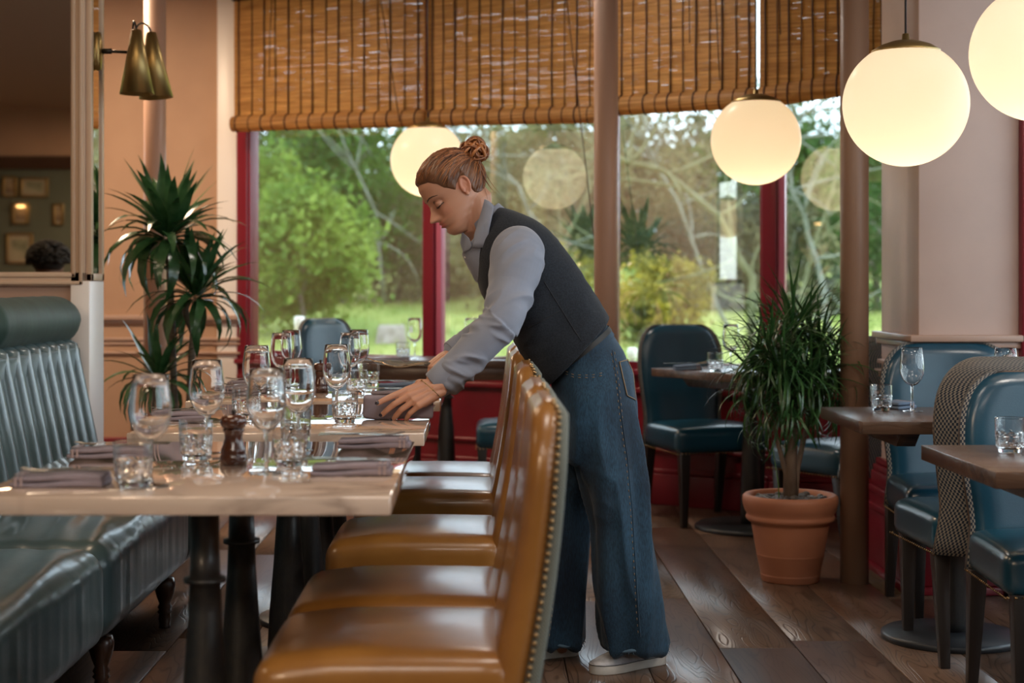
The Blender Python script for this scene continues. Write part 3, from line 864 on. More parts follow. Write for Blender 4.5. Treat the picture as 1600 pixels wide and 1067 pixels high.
def ochre_chair(yc, label):
    e = empty('dining_chair', (-.12, yc, 0)); tag(e, label, 'chair', 'ochre leather dining chairs drawn up to the marble tables')
    X = lambda x: x + .12
    W = .228
    # seat: deep box with soft crown
    def crown(q):
        t = max(0, 1 - (q.x / .25) ** 2) * max(0, 1 - (q.y / W) ** 2)
        if q.z > 0: q.z += .014 * t
        if q.x < -.1: q.z += (q.x + .1) * .10 * (1 if q.z > 0 else 0)
        return q
    o = part('seat', [rbox((X(-.175), 0, .405), (.235, W, .075), .042, 14, crown)], M['yellow_leather'], e, wld=True)
    MB().box(X(-.37), X(.03), -W + .02, W - .02, .30, .335).obj('seat_rail', M['black_wood'], e, bevel=.004)
    # front of the back (leather) and its woven outside
    z0, z1 = .33, .925
    rings = []; rings2 = []
    zs = list(np.linspace(z0, z1 - .13, 9)) + [z1 - .13 * (1 - math.sin(t)) for t in np.linspace(.12, 1.42, 10)]
    nt = []
    for z in zs:
        f = (z - .40) / (z1 - .40)
        xc = X(.048 + .072 * f + .01 * math.sin(math.pi * max(0, f))); hx = .042 - .012 * f
        w = top_width(z, z1, W - .004, .15)
        if z > z1 - .02: hx *= .75
        if z > z1 - .007: hx *= .6
        rings.append([Vector(p) for p in rrect_ring(xc - .2 * hx, 0, z, hx * .8, w, .034, 6)])
        rings2.append([Vector(p) for p in rrect_ring(xc + hx * .78, 0, z - .003, .28 * hx + .003, w - .002, .012, 4)])
        nt.append((xc + hx * .56, w, z))
    part('backrest', [loft(rings)], M['yellow_leather'], e)
    part('woven_back', [loft(rings2)], M['weave_grey'], e, uv=True)
    # nail line down both sides
    def resample(path, step):
        out = []; acc = 0; path = [Vector(p) for p in path]
        out.append(path[0].copy())
        for a, b in zip(path[:-1], path[1:]):
            L = (b - a).length; pos = step - acc
            while pos <= L:
                out.append(a + (b - a) * (pos / L)); pos += step
            acc = (acc + L) % step
        return out
    for s in (-1, 1):
        path = [(x, s * (w - .001), z) for x, w, z in nt]
        nails(resample(path, .0145), .0052, e, (0.25, s, .1))
    # legs
    for sx, sy in ((X(-.35), -.19), (X(-.35), .19), (X(.05), -.19), (X(.05), .19)):
        k = .02 if sx > .1 else -.005
        v = []
        for z, h, dx in ((0, .013, k * 2.2), (.33, .021, 0)):
            v += [(sx + dx - h, sy - h, z), (sx + dx + h, sy - h, z), (sx + dx + h, sy + h, z), (sx + dx - h, sy + h, z)]
        m = MB().add(v, [(0, 3, 2, 1), (4, 5, 6, 7), (0, 1, 5, 4), (1, 2, 6, 5), (2, 3, 7, 6), (3, 0, 4, 7)])
        m.obj('leg', M['black_wood'], e, bevel=.002)
    return e
for yc, lb in ((3.035, 'ochre leather dining chair nearest the camera, studded back rising highest in the row'),
               (3.515, 'second ochre leather dining chair from the camera, close behind the nearest one'),
               (4.345, 'third ochre leather dining chair from the camera, just in front of the waitress'),
               (5.25, 'fourth ochre leather dining chair from the camera, beyond the waitress arm'),
               (5.725, 'fifth and farthest ochre leather dining chair, only its seat and back edge showing')):
    ochre_chair(yc, lb)

# ------------------------------------------------------------------ blue upholstered chairs
def blue_chair(cx, cy, face, label, weave='weave_blue', w=.235, ztop=.92, zs=.455, depth=.45):
    """face: heading the sitter looks to, radians; local frame: sitter looks to -y"""
    e = empty('upholstered_chair', (cx, cy, 0), face + math.pi / 2); tag(e, label, 'chair', 'petrol blue upholstered chairs')
    d = depth / 2
    def crown(q):
        t = max(0, 1 - (q.x / (w + .02)) ** 2) * max(0, 1 - (q.y / d) ** 2)
        if q.z > 0: q.z += .02 * t
        q.x *= 1 + .05 * (-q.y / d)
        return q
    part('seat', [rbox((0, -.01, zs - .065), (w + .005, d, .06), .038, 12, crown)], M['blue_leather'], e, wld=True)
    z0 = zs - .125
    # nail line under the seat
    pts = []
    for k in range(26): pts.append((-w * 1.045 + 2 * w * 1.045 * k / 25, -d - .008, z0 + .004))
    nails(pts, .0045, e, (0, -1, 0))
    for s in (-1, 1):
        nails([(s * (w + .006 - .012 * (k / 25 - .5) * 2 * -1 * -1), -d + 2 * d * k / 25 - .01, z0 + .004) for k in range(26)], .0045, e, (s, 0, 0))
    # backrest: waisted below, rounded shoulders, wrapped round the sitter
    def half(z):
        t = (z - z0) / (ztop - z0)
        b = w * (.90 + .10 * min(1, max(0, (t - .25) / .35)) ** 1.0)
        if t < .2: b = w * (.97 - .07 * (t / .2))
        k = .20; tt = (z - (ztop - k)) / k
        if tt > 0: b *= .48 + .52 * math.sqrt(max(0, 1 - tt ** 2.6))
        return b
    zl = list(np.linspace(z0, ztop - .22, 9)) + [ztop - .22 + .22 * math.sin(t) for t in np.linspace(.15, math.pi / 2, 12)]
    inner, outer, edge = [], [], []
    def yb(z): return d + .01 + .055 * max(0, (z - z0) / (ztop - z0))
    def wrap(x): return -.50 * x * x
    for i, z in enumerate(zl):
        h = half(z); fl_ = 1 - .55 * max(0, (z - (ztop - .03)) / .03)
        t1, t2 = .030 * fl_, .024 * fl_
        ri, ro = [], []
        n = 14
        for k in range(n + 1):      # front face of inner pad
            x = -1 + 2 * k / n; xx = x * (h - .008); ri.append((xx, yb(z) - t1 * (1 - abs(x) ** 6 * .9) + wrap(xx), z if z < ztop - .001 else z))
        for k in range(n, -1, -1):
            x = -1 + 2 * k / n; xx = x * (h - .008); ri.append((xx, yb(z) + .006 + wrap(xx), z))
        for k in range(n + 1):
            x = -1 + 2 * k / n; xx = x * (h + .004); ro.append((xx, yb(z) + .002 + wrap(xx) - .010 * (abs(x) ** 10), z))
        for k in range(n, -1, -1):
            x = -1 + 2 * k / n; xx = x * (h + .004); ro.append((xx, yb(z) + .012 + t2 * (1 - abs(x) ** 8) * 1.3 + wrap(xx), z))
        inner.append([Vector(p) for p in ri]); outer.append([Vector((p[0], p[1], p[2] + .004)) for p in ro])
        edge.append((h + .002, yb(z) + .002 + wrap(h), z))
    part('backrest', [loft(inner)], M['blue_leather'], e)
    part('woven_back', [loft(outer)], M[weave], e, uv=True)
    pp = [(-a, b, c) for a, b, c in edge] + [(a, b, c) for a, b, c in reversed(edge)]
    part('piping', [tube(pp, .0035, 6)], M['piping'], e)
    for sx, sy in ((-1, -1), (1, -1), (-1, 1), (1, 1)):
        x = sx * (w - .03); y = sy * (d - .03) - .01
        dy = .05 if sy > 0 else -.0
        v = []
        for z, h, ddy in ((0, .014, dy), (z0 + .01, .024, 0)):
            v += [(x - h, y + ddy - h, z), (x + h, y + ddy - h, z), (x + h, y + ddy + h, z), (x - h, y + ddy + h, z)]
        MB().add(v, [(0, 3, 2, 1), (4, 5, 6, 7), (0, 1, 5, 4), (1, 2, 6, 5), (2, 3, 7, 6), (3, 0, 4, 7)]).obj('leg', M['black_wood'], e, bevel=.002)
    return e
D2R = math.radians
blue_chair(1.60, 4.30, D2R(-90), 'blue leather chair at the nearest wooden table, back to back with a woven-backed one', w=.25, ztop=.885, depth=.42)
blue_chair(1.58, 4.955, D2R(90), 'woven-backed chair turned away, between the two wooden tables on the right', w=.245, depth=.42)
blue_chair(1.70, 5.62, D2R(-90), 'blue leather chair behind the wine glass, its back against the pier', w=.25, depth=.40)
blue_chair(1.06, 7.73, D2R(-72), 'blue leather chair by the window between the waitress and the plant', w=.225, ztop=.935, zs=.47)
blue_chair(1.57, 6.93, D2R(118), 'pale woven-backed chair partly hidden behind the plant and the right column', 'weave_light', w=.225)
blue_chair(-.63, 8.34, D2R(-38), 'blue leather chair silhouetted in the left window behind the wine glasses', w=.215, ztop=.955)
blue_chair(.20, 8.04, D2R(180), 'blue leather chair whose seat corner shows between the ochre chair and table leg', w=.20)

# ------------------------------------------------------------------ banquette
bq = empty('banquette', (-1.2, 4, 0)); tag(bq, 'long slate green leather banquette with fluted back along the left side', 'banquette')
def bqp(name, shapes, matk, wld=False, parent=None):
    o = part(name, shapes, M[matk], bq, wld=wld); 
    o.location = (1.2, -4, 0); return o
seams = [1.84, 3.06, 4.28, 5.49, 6.08]
for a, b in zip(seams[:-1], seams[1:]):
    cy = (a + b) / 2; hy = (b - a) / 2 - .004
    def soft(q, hy=hy, cy=cy):
        t = max(0, 1 - (q.y / hy) ** 4)
        if q.z > 0: q.z += .012 * t + .004 * math.sin(q.x * 60 + q.y * 9) * t
        # gathered leather: many fine pleats across the rolled edge
        q2 = noise.noise(Vector((q.x * 5, (q.y + cy) * 46, q.z * 2.2)))
        k = min(1, max(0, (q.x + .05) / .25))
        q.x += .0045 * q2 * k
        if q.z > .05: q.z += .0022 * noise.noise(Vector((q.x * 34, (q.y + cy) * 3.2, 1)))
        return q
    v, f = rbox((-1.27, cy, .30), (.27, hy, .135), .075, 60, soft)
    bqp('seat_cushion', [(v, f)], 'banq_leather', True)
# fluted back: one rounded channel after another
ch = .1265; y = 6.10; chm = None
while y > 1.9:
    if chm is None:
        rings = []
        for t in np.linspace(0, 1, 13):
            # path of the face: from seat up, leaning back, rolled over the top
            if t < .8:
                z = .40 + (.505) * (t / .8); x = -1.415 - .105 * (t / .8)
            else:
                q = (t - .8) / .2 * 1.5; x = -1.52 - .06 * (1 - math.cos(q)) ; z = .905 + .028 * math.sin(q)
            dep = .034
            rings.append([Vector((x - .045 + dep * math.sin(math.pi * k / 12) ** .6 + .045 * 0, -ch * .5 + ch * k / 12, z)) for k in range(13)] +
                         [Vector((x - .12, ch * .5, z)), Vector((x - .12, -ch * .5, z))])
        o = part('back_channel', [loft(rings)], M['banq_leather'], bq); chm = o.data
    else:
        o = bpy.data.objects.new('back_channel', chm); COL.objects.link(o); o.parent = bq
    o.location = (1.2, y - ch / 2 - 4, 0)
    y -= ch
# head roll in lengths
for a, b in ((5.11, 6.12), (4.10, 5.10), (3.09, 4.09), (2.08, 3.08)):
    rings = []
    L = b - a
    for t in np.linspace(0, 1, 30):
        yy = a + L * t; e_ = min(t, 1 - t) * L
        r = .092 * (1 - max(0, 1 - e_ / .045) ** 2.5 * .5)
        rings.append([Vector((-1.63 + math.cos(q) * r * 1.08, yy, 1.003 + math.sin(q) * r * (.96 if math.sin(q) > 0 else 1.02))) + Vector((noise.noise(Vector((q * 2, yy * 6, 0))) * .004, 0, noise.noise(Vector((q, yy * 9, 4))) * .004)) for q in np.linspace(0, 2 * math.pi, 29)[:-1]])
    bqp('head_roll', [loft(rings)], 'roll_velvet')
m = MB(); m.box(-1.66 + 1.2, -1.53 + 1.2, 1.9 - 4, 6.08 - 4, .16, .90); m.obj('back_frame', M['banq_leather'], bq, bevel=.01)
def turned_leg(x, y):
    prof = [(0, 0), (.020, 0), (.017, .01), (.021, .03), (.018, .045), (.025, .052), (.019, .06), (.024, .068), (.018, .08), (.026, .10), (.033, .125), (.036, .145), (.030, .165), (0, .165)]
    o = part('leg', [lathe(prof, 20)], M['turned_wood'], bq); o.location = (x + 1.2, y - 4, 0)
for yy in (3.2, 4.42, 5.30, 5.95):
    turned_leg(-1.055, yy); turned_leg(-1.56, yy)
# ------------------------------------------------------------------ glassware and settings
def wine_glass(x, y, z, label, s=1.0, group='wine glasses', first=[None]):
    if first[0] is None:
        e = empty('wine_glass', (x, y, z))
        bowl = [(0.0001, .082), (.006, .083), (.018, .089), (.030, .103), (.0375, .122), (.0395, .137), (.0385, .158), (.0355, .185), (.0325, .208),
                (.0315, .2085), (.0312, .207), (.0342, .185), (.0372, .158), (.0382, .137), (.0362, .123), (.0287, .105), (.0165, .0915), (.006, .087), (.0001, .0865)]
        part('bowl', [lathe(bowl, 36)], M['glass'], e)
        part('stem', [lathe([(0, .0035), (.0075, .004), (.0046, .012), (.0036, .03), (.0034, .06), (.0042, .078), (.0060, .0825), (0, .0826)], 14)], M['glass'], e)
        part('foot', [lathe([(0, 0.0002), (.034, .0002), (.035, .0012), (.028, .0022), (.012, .0042), (0, .0052)], 32)], M['glass'], e)
        first[0] = e
    else:
        e = copy_tree(first[0]); e.location = (x, y, z)
    e.scale = (s, s, s); tag(e, label, 'wine glass', group)
    return e


def tumbler(x, y, z, label, s=1.0, first=[None]):
    if first[0] is None:
        e = empty('tumbler', (x, y, z))
        # cut lower half: facets in two rows, plain rim
        n = 40; rings = []
        outer = [(.0001, 0), (.024, 0), (.0265, .002), (.0275, .010), (.0335, .016), (.0345, .028), (.0345, .0295), (.0352, .041), (.0352, .043), (.0362, .050), (.0355, .054), (.0362, .085), (.0355, .0865)]
        inner = [(.0343, .0855), (.0338, .054), (.0322, .030), (.029, .016), (.021, .0115), (.0001, .011)]
        for i, (r, zz) in enumerate(outer):
            cut = .0020 if 3 < i < 10 and i not in (5, 6, 8) else (.0006 if i in (5, 6) else 0)
            rings.append([Vector(((r - (cut if (j % 4) < 2 else 0)) * math.cos(2 * math.pi * j / n), (r - (cut if (j % 4) < 2 else 0)) * math.sin(2 * math.pi * j / n), zz)) for j in range(n)])
        for r, zz in inner: rings.append([Vector((r * math.cos(2 * math.pi * j / n), r * math.sin(2 * math.pi * j / n), zz)) for j in range(n)])
        o = part('glass_body', [loft(rings)], M['glass'], e, smooth=False)
        first[0] = e
    else:
        e = copy_tree(first[0]); e.location = (x, y, z)
    e.scale = (s, s, s); e.rotation_euler = (0, 0, R.random() * 3); tag(e, label, 'tumbler', 'cut glass water tumblers')
    return e


def on_table(px, Y, z, fn, label, s=1.0):
    return fn((px - VX) / F * Y, Y, z + .0006, label, s)
Z0 = ZT
for px, Y, lb in ((235, 2.98, 'wine glass nearest the camera, above the left end of the front table'),
                  (416, 3.19, 'large wine glass just right of the turned pepper mill on the front table'),
                  (323, 3.56, 'wine glass behind the front tumbler, left of the turned pepper mill'),
                  (466, 3.62, 'wine glass on the front table, right of the large one beside the pepper mill'),
                  (526, 4.50, 'tall clear wine glass on the middle table beside the rolled napkin in her hand'),
                  (401, 4.42, 'wine glass on the middle table in line with the red window frame'),
                  (440, 5.60, 'wine glass of the far left pair, the nearer one'),
                  (455, 5.98, 'wine glass of the far left pair, the farther one partly hidden'),
                  (547, 5.66, 'wine glass on the farthest marble table, overlapping the blue window chair'),
                  (561, 6.03, 'wine glass on the farthest marble table, right of the one before the blue chair')):
    on_table(px, Y, Z0, wine_glass, lb)
on_table(648, 8.22, Z0, wine_glass, 'wine glass standing on the window table beside the red mullion')
on_table(737, 8.20, Z0, wine_glass, 'wine glass on the window table, half hidden by the waitress sleeve')
on_table(1142, 7.35, .745, wine_glass, 'wine glass glimpsed through the leaves of the bushy plant')
on_table(1425, 5.24, .72, wine_glass, 'wine glass standing alone on the dark table by the pier')
on_table(1571, 5.20, .72, wine_glass, 'wine glass showing only its bowl above the woven-backed chair')
for px, Y, z, lb in ((208, 2.95, Z0, 'water tumbler nearest the camera, beside the folded napkin at the left'),
                     (306, 3.42, Z0, 'water tumbler immediately left of the turned pepper mill'),
                     (452, 3.30, Z0, 'water tumbler beside the napkins at the right of the front table'),
                     (462, 3.70, Z0, 'water tumbler at the back of the front table, behind another tumbler'),
                     (382, 4.50, Z0, 'water tumbler on the middle table behind the pepper mill'),
                     (539, 4.36, Z0, 'water tumbler standing in front of the clear wine glass on the middle table'),
                     (430, 5.55, Z0, 'water tumbler under the far left pair of wine glasses'),
                     (557, 5.48, Z0, 'water tumbler on the farthest marble table, left of its napkins'),
                     (578, 5.95, Z0, 'water tumbler on the farthest marble table, tight beside the last napkin'),
                     (630, 8.13, Z0, 'water tumbler on the window table next to the red mullion'),
                     (1118, 7.18, .745, 'water tumbler on the table left of the bushy plant'),
                     (1377, 5.25, .72, 'water tumbler on the dark table by the pier'),
                     (1578, 3.93, .72, 'water tumbler at the far right edge on the nearest wooden table')):
    on_table(px, Y, z, tumbler, lb, 1.0)


def mill(px, Y, label):
    e = empty('pepper_mill', ((px - VX) / F * Y, Y, ZT + .0004)); tag(e, label, 'pepper mill')
    body = [(0, 0), (.0285, 0), (.0285, .018), (.0262, .021), (.0275, .025), (.0262, .032), (.0215, .043), (.0185, .055), (.0195, .066), (.0225, .0715), (.0225, .0735), (0, .0735)]
    part('body', [lathe(body, 32)], M['mill'], e)
    head = [(0, .0740), (.020, .0742), (.025, .078), (.0282, .086), (.0278, .094), (.0235, .1005), (.012, .104), (0, .1045)]
    part('head', [lathe(head, 32)], M['mill'], e)
    part('knob', [lathe([(0, .104), (.004, .104), (.0035, .107), (.0055, .110), (.004, .1135), (0, .114)], 16)], M['dark_metal'], e)
mill(365, 3.35, 'turned dark wooden pepper mill on the front table')
mill(501, 5.62, 'wooden pepper mill on the farthest marble table, left of the clear wine glass')


def cutlery(kind, length=.20):
    """lying along +x, handle at x=0; returns shapes"""
    m = MB()
    if kind == 'fork':
        pts = [(0, 0, .002), (.06, 0, .004), (.11, 0, .006), (.14, 0, .004), (.155, 0, .002)]
        rings = []
        for (x, y, z), w in zip(pts, (.006, .005, .0025, .003, .010)): rings.append([Vector((x, -w, z)), Vector((x, w, z)), Vector((x, w, z + .0016)), Vector((x, -w, z + .0016))])
        m.add(*loft(rings))
        for k in range(4):
            yy = -.0085 + k * .0057
            m.add(*tube([(.154, yy, .003), (.175, yy, .0045), (.20, yy, .009)], [.0016, .0014, .0008], 5))
    else:
        rings = []
        for x, w, t in ((0, .007, .004), (.08, .0075, .004), (.09, .006, .003), (.10, .009, .0012), (.18, .009, .0010), (.21, .001, .0008)):
            rings.append([Vector((x, -w, .001)), Vector((x, w, .001)), Vector((x, w, .001 + t)), Vector((x, -w, .001 + t))])
        m.add(*loft(rings))
    return (m.v, m.f, m.uv)


def napkin(px0, px1, Y, z, label, width=.085, layers=2, flip=False, matk='napkin', cut=True, yaw=0):
    x0 = (px0 - VX) / F * Y; x1 = (px1 - VX) / F * Y; L = x1 - x0
    e = empty('folded_napkin', ((x0 + x1) / 2, Y + width / 2, z + .0005), yaw); tag(e, label, 'napkin', 'folded napkins with cutlery')
    h = .0115
    for k in range(layers):
        l2 = L / 2 - .004 * k; w2 = width / 2 - .002 * k
        def fn(q, k=k, l2=l2, w2=w2):
            q.z += .0012 * math.sin(q.x * 40 + k) + (.002 * math.sin(q.x * 22) if q.z > 0 else 0)
            return q
        v, f = rbox((.002 * k * (1 if flip else -1), 0, h * .5 + k * h), (l2, w2, h * .49), .0048, 16, fn)
        part('napkin_fold', [(v, f)], M[matk], e, wld=True)
    sx = -1 if flip else 1
    m = MB()
    for o_ in (.012, .022):
        xx = sx * (L / 2 - o_)
        m.box(min(xx, xx - sx * .004), max(xx, xx - sx * .004), -width / 2 - .0006, -width / 2 + .004, .0025, h * layers - .003)
        m.box(min(xx, xx - sx * .004), max(xx, xx - sx * .004), -width / 2 + .002, width / 2 - .003, h * layers + .0012, h * layers + .0022)
    m.obj('hem_stripe', M['napkin_band'], e)
    if cut:
        for kind, yy in (('fork', -.012), ('knife', .014)):
            s_ = cutlery(kind)
            o = part(kind, [s_], M['steel'], e, smooth=False)
            o.location = ((-L / 2 - .045) if not flip else (L / 2 + .045), yy, h * layers + .0035)
            o.rotation_euler = (0, .0 if not flip else 0, (0.07 if kind == 'fork' else -.05) + (math.pi if flip else 0))
    return e
napkin(484, 612, 3.13, ZT, 'grey napkin with cutlery at the near right corner of the front table')
napkin(526, 641, 3.66, ZT, 'grey napkin with cutlery at the far right of the front table')
napkin(12, 160, 2.95, ZT, 'grey napkin at the near left corner of the front table', flip=True)
napkin(103, 226, 3.45, ZT, 'grey napkin left of the nearest wine glass, farther along the front table', flip=True)
napkin(232, 322, 4.42, ZT, 'grey napkin on the left of the middle table, behind two glasses', flip=True)
napkin(345, 414, 5.55, ZT, 'grey napkin on the left of the farthest marble table', flip=True)
napkin(352, 416, 5.90, ZT, 'grey napkin at the far back left of the farthest marble table', flip=True)
napkin(578, 672, 5.33, ZT, 'grey napkin directly behind the waitress fingers, with cutlery')
napkin(590, 668, 5.75, ZT, 'blue-grey napkin at the back right of the farthest marble table', matk='napkin_blue')
napkin(569, 640, 8.10, ZT, 'dark napkin on the window table, left of its tumbler', cut=False, layers=1)
napkin(770, 800, 8.15, ZT, 'dark napkin at the right end of the window table', cut=False, layers=1, width=.1)
napkin(1054, 1098, 7.32, .745, 'pale folded napkin with a fork on the table left of the bushy plant', matk='napkin_blue', width=.08)
nb = napkin(1393, 1428, 5.32, .72, 'crumpled blue napkin beside the wine glass by the pier', matk='napkin_blue', cut=False, layers=2, width=.1, yaw=.35)

# the rolled napkin being set down by the waitress
rn = empty('rolled_napkin', P(622, 637, 4.46)); tag(rn, 'grey rolled napkin held upright under the waitress fingers', 'napkin')
v, f = rbox((0, .01, 0), (.098, .016, .034), .012, 18, lambda q: q + Vector((0, .004 * noise.noise(q * 30), .003 * math.sin(q.x * 30))))
part('napkin_roll', [(v, f)], M['napkin'], rn, wld=True)
rn.location.z = ZT + .036; rn.rotation_euler = (0, .02, 0)

# small things seen beyond the table: garden lantern and stump
# ------------------------------------------------------------------ plants indoors
def leaf_mesh(name, L, W, droop, fold=.25, segs=6, tipw=.0, matk='dracaena', wave=0):
    v = []; f = []
    x = 0; z = 0; ang = 0
    pts = []
    for i in range(segs + 1):
        t = i / segs
        pts.append((x, z)); ang = -droop * (t + .5 / segs) ** 1.4
        x += L / segs * math.cos(ang); z += L / segs * math.sin(ang)
    for i, (x, z) in enumerate(pts):
        t = i / segs
        w = W * (.35 + .65 * min(1, t / .35)) * (1 - max(0, (t - .4) / .6) ** 1.7) * .5 + .0004
        yy = wave * math.sin(t * 5)
        v += [(x, yy - w, z + fold * w), (x, yy, z), (x, yy + w, z + fold * w)]
    for i in range(segs):
        a = i * 3; f += [(a, a + 3, a + 4, a + 1), (a + 1, a + 4, a + 5, a + 2)]
    me = bpy.data.meshes.new(name); me.from_pydata(v, [], f); me.materials.append(M[matk])
    me.polygons.foreach_set('use_smooth', [True] * len(f)); me.update()
    return me

def leaf_at(mesh, base, az, el, parent, s=1, roll=0, name='leaf'):
    o = bpy.data.objects.new(name, mesh); COL.objects.link(o); o.parent = parent
    o.rotation_mode = 'ZYX'
    m = Matrix.Rotation(az, 3, 'Z') @ Matrix.Rotation(-el, 3, 'Y') @ Matrix.Rotation(roll, 3, 'X')
    o.rotation_euler = m.to_euler('ZYX'); o.location = base; o.scale = (s, s, s)
    return o

broad = [leaf_mesh('broad_leaf', .355, .050, dr, matk='dracaena', wave=w) for dr, w in ((.2, .01), (.7, .006), (1.3, -.01), (2.0, .012), (2.5, -.006))]
pb = empty('tall_dracaena', ((285 - VX) / F * 7.15, 7.15, 0))
tag(pb, 'tall broad-leaved dracaena with three leafy crowns beside the partition', 'plant')
PY = 7.15
part('pot', [lathe([(0, 0), (.12, 0), (.125, .02), (.155, .26), (.17, .28), (.17, .32), (.155, .32), (.15, .28), (0, .28)], 32)], M['iron'], pb)
def Lp(px, py, Y=PY): return P(px, py, Y) - Vector(pb.location)
stems = [[(0.0, 0, .28), Lp(272, 620), Lp(268, 500), Lp(264, 400), Lp(262, 372)],
         [(.03, .02, .28), Lp(296, 620), Lp(300, 545), Lp(302, 520)],
         [Lp(302, 520), Lp(290, 490), Lp(289, 470)], [Lp(302, 520), Lp(309, 497), Lp(312, 470)],
         [(-.05, -.02, .28), Lp(240, 690), Lp(245, 650), Lp(247, 595)]]
for s in stems: part('cane', [tube(s, [.016] * len(s), 9)], M['cane'], pb)
lr = random.Random(5)
def crown(c, n, s, top=True, spread=1.0, low=-.5):
    for i in range(n):
        t = (i + .5) / n
        az = i * 2.39996 + lr.uniform(-.2, .2)
        el = 1.35 - t * (1.35 - low) + lr.uniform(-.12, .12)
        # broad leaves arch: steeper ones are stiff, lower ones hang
        k = min(4, max(0, int(t * 4.6 + lr.uniform(-.6, .6))))
        off = Vector((math.cos(az) * .02, math.sin(az) * .02, .05 * (1 - t) - .03))
        leaf_at(broad[k], Vector(c) + off, az, el, pb, s * lr.uniform(.85, 1.12), lr.uniform(-.3, .3))
crown(Lp(262, 368), 72, 1.0, low=-.35)
crown(Lp(306, 460), 58, .9, low=-.3)
crown(Lp(246, 590), 42, .78, low=-.35)

# bushy dragon tree in its terracotta pot
dt = empty('bushy_dracaena', (1.18, 6.15, 0)); tag(dt, 'bushy narrow-leaved dragon tree in a terracotta pot beside the right column', 'plant')
pot = [(0, 0), (.107, 0), (.110, .004), (.113, .024), (.1142, .026), (.1125, .029), (.1133, .031), (.1280, .100), (.1292, .102), (.1282, .105), (.1290, .108), (.1475, .215), (.149, .222), (.158, .228), (.167, .236), (.170, .244), (.1665, .252), (.166, .258), (.174, .272), (.1805, .295), (.1825, .310), (.181, .324), (.172, .332), (.158, .330), (.152, .318), (.148, .29), (0, .29)]
part('terracotta_pot', [lathe(pot, 56)], M['terracotta'], dt)
part('soil', [lathe([(0, .285), (.150, .285), (.150, .298), (0, .302)], 30)], M['soil'], dt)
pm = []
for k in range(4):
    v, f = rbox((0, 0, 0), (.017, .013, .009), .0088, 4, lambda q, k=k: q + Vector((noise.noise(q * 50 + Vector((k, 0, 0))) * .003, noise.noise(q * 45 + Vector((0, k, 0))) * .003, 0)))
    o = part('pebble', [(v, f)], M['pebble'], dt, wld=True); pm.append(o)
pr = random.Random(3)
cnt = 0
for k in range(64):
    a = k * 2.4; r_ = .138 * math.sqrt((k + .5) / 64)
    if k < 4: o = pm[k]
    else: o = bpy.data.objects.new('pebble', pm[k % 4].data); COL.objects.link(o); o.parent = dt
    o.location = (r_ * math.cos(a), r_ * math.sin(a), .308 + pr.uniform(-.002, .01)); o.rotation_euler = (pr.uniform(-.4, .4), pr.uniform(-.4, .4), pr.uniform(0, 6))
    s = pr.uniform(.8, 1.25); o.scale = (s, s, s)
def Ld(px, py, dy=0):
    p = P(px, py, 6.15 + dy); return p - Vector((1.18, 6.15, 0))
trunks = [([(0.0, 0, .30), Ld(1236, 700), Ld(1240, 640), Ld(1238, 560), Ld(1240, 520)], [.026, .024, .022, .017, .012]),
          ([(-.012, .02, .30), Ld(1228, 740), Ld(1215, 690, -.04), Ld(1205, 640, -.06), Ld(1196, 610, -.08)], [.012, .010, .009, .008, .007]),
          ([(.02, .01, .30), Ld(1246, 730), Ld(1255, 690, .05), Ld(1268, 640, .07), Ld(1280, 590, .09)], [.012, .011, .010, .009, .008]),
          ([Ld(1238, 560), Ld(1222, 545, -.08), Ld(1205, 530, -.12)], [.012, .010, .008]), ([Ld(1238, 560), Ld(1256, 550, .06), Ld(1275, 535, .08)], [.012, .010, .008]),
          ([Ld(1240, 620), Ld(1225, 600, .1), Ld(1215, 580, .14)], [.012, .010, .008])]
for p, r_ in trunks: part('trunk', [tube(p, r_, 10)], M['bark'], dt)
narrow = [leaf_mesh('narrow_leaf', .28, .0115, dr, .5, 7, matk='dracaena2', wave=w) for dr, w in ((.5, .004), (1.1, -.006), (1.8, .006), (2.4, -.003), (2.9, .005))]
tufts = [((1238, 500), 0, 70, 1.0), ((1200, 535), -.1, 62, .95), ((1278, 530), .05, 62, .98), ((1222, 560), -.16, 52, .95), ((1262, 575), -.10, 50, .9),
         ((1190, 600), -.02, 44, .85), ((1285, 600), .08, 44, .9), ((1235, 610), -.14, 40, .85), ((1215, 520), .14, 40, .95), ((1262, 505), .14, 40, .95), ((1178, 565), -.04, 34, .85), ((1296, 560), 0, 34, .85), ((1210, 635), .02, 30, .8)]
extra = MB(); nleaf = 0
allv = []
for (px, py), dy, n, s in tufts:
    c = Ld(px, py + 26, dy)
    n = int(n * 1.5)
    for i in range(n):
        t = (i + .5) / n; az = i * 2.39996 + lr.uniform(-.3, .3); el = 1.30 - t * 2.0 + lr.uniform(-.25, .25)
        k = min(4, max(0, int(t * 4.8 + lr.uniform(-.9, .9)))); sc = s * lr.uniform(.72, 1.1)
        allv.append((c + Vector((math.cos(az) * .012, math.sin(az) * .012, .03 * (1 - t))), az, el, k, sc))
near = sorted(range(len(allv)), key=lambda i: allv[i][0].y + math.sin(allv[i][1]) * .1)
for rank, i in enumerate(near):
    p, az, el, k, sc = allv[i]
    if rank < 290: leaf_at(narrow[k], p, az, el, dt, sc, lr.uniform(-.5, .5))
    else:
        mtx = Matrix.Translation(p) @ (Matrix.Rotation(az, 4, 'Z') @ Matrix.Rotation(-el, 4, 'Y')) @ Matrix.Scale(sc, 4)
        me = narrow[k]; extra.add([mtx @ q.co for q in me.vertices], [tuple(pl.vertices) for pl in me.polygons])
ex = extra.obj('leaves', M['dracaena2'], dt, True); ex['kind'] = 'stuff'
part('shoot', [tube([(-.05, -.04, .30), (-.052, -.04, .37), Ld(1206, 690, -.05)], [.0022, .002, .001], 5)], leafy_mat('fresh_shoot', (.12, .22, .03), (.14, .26, .04)), dt)

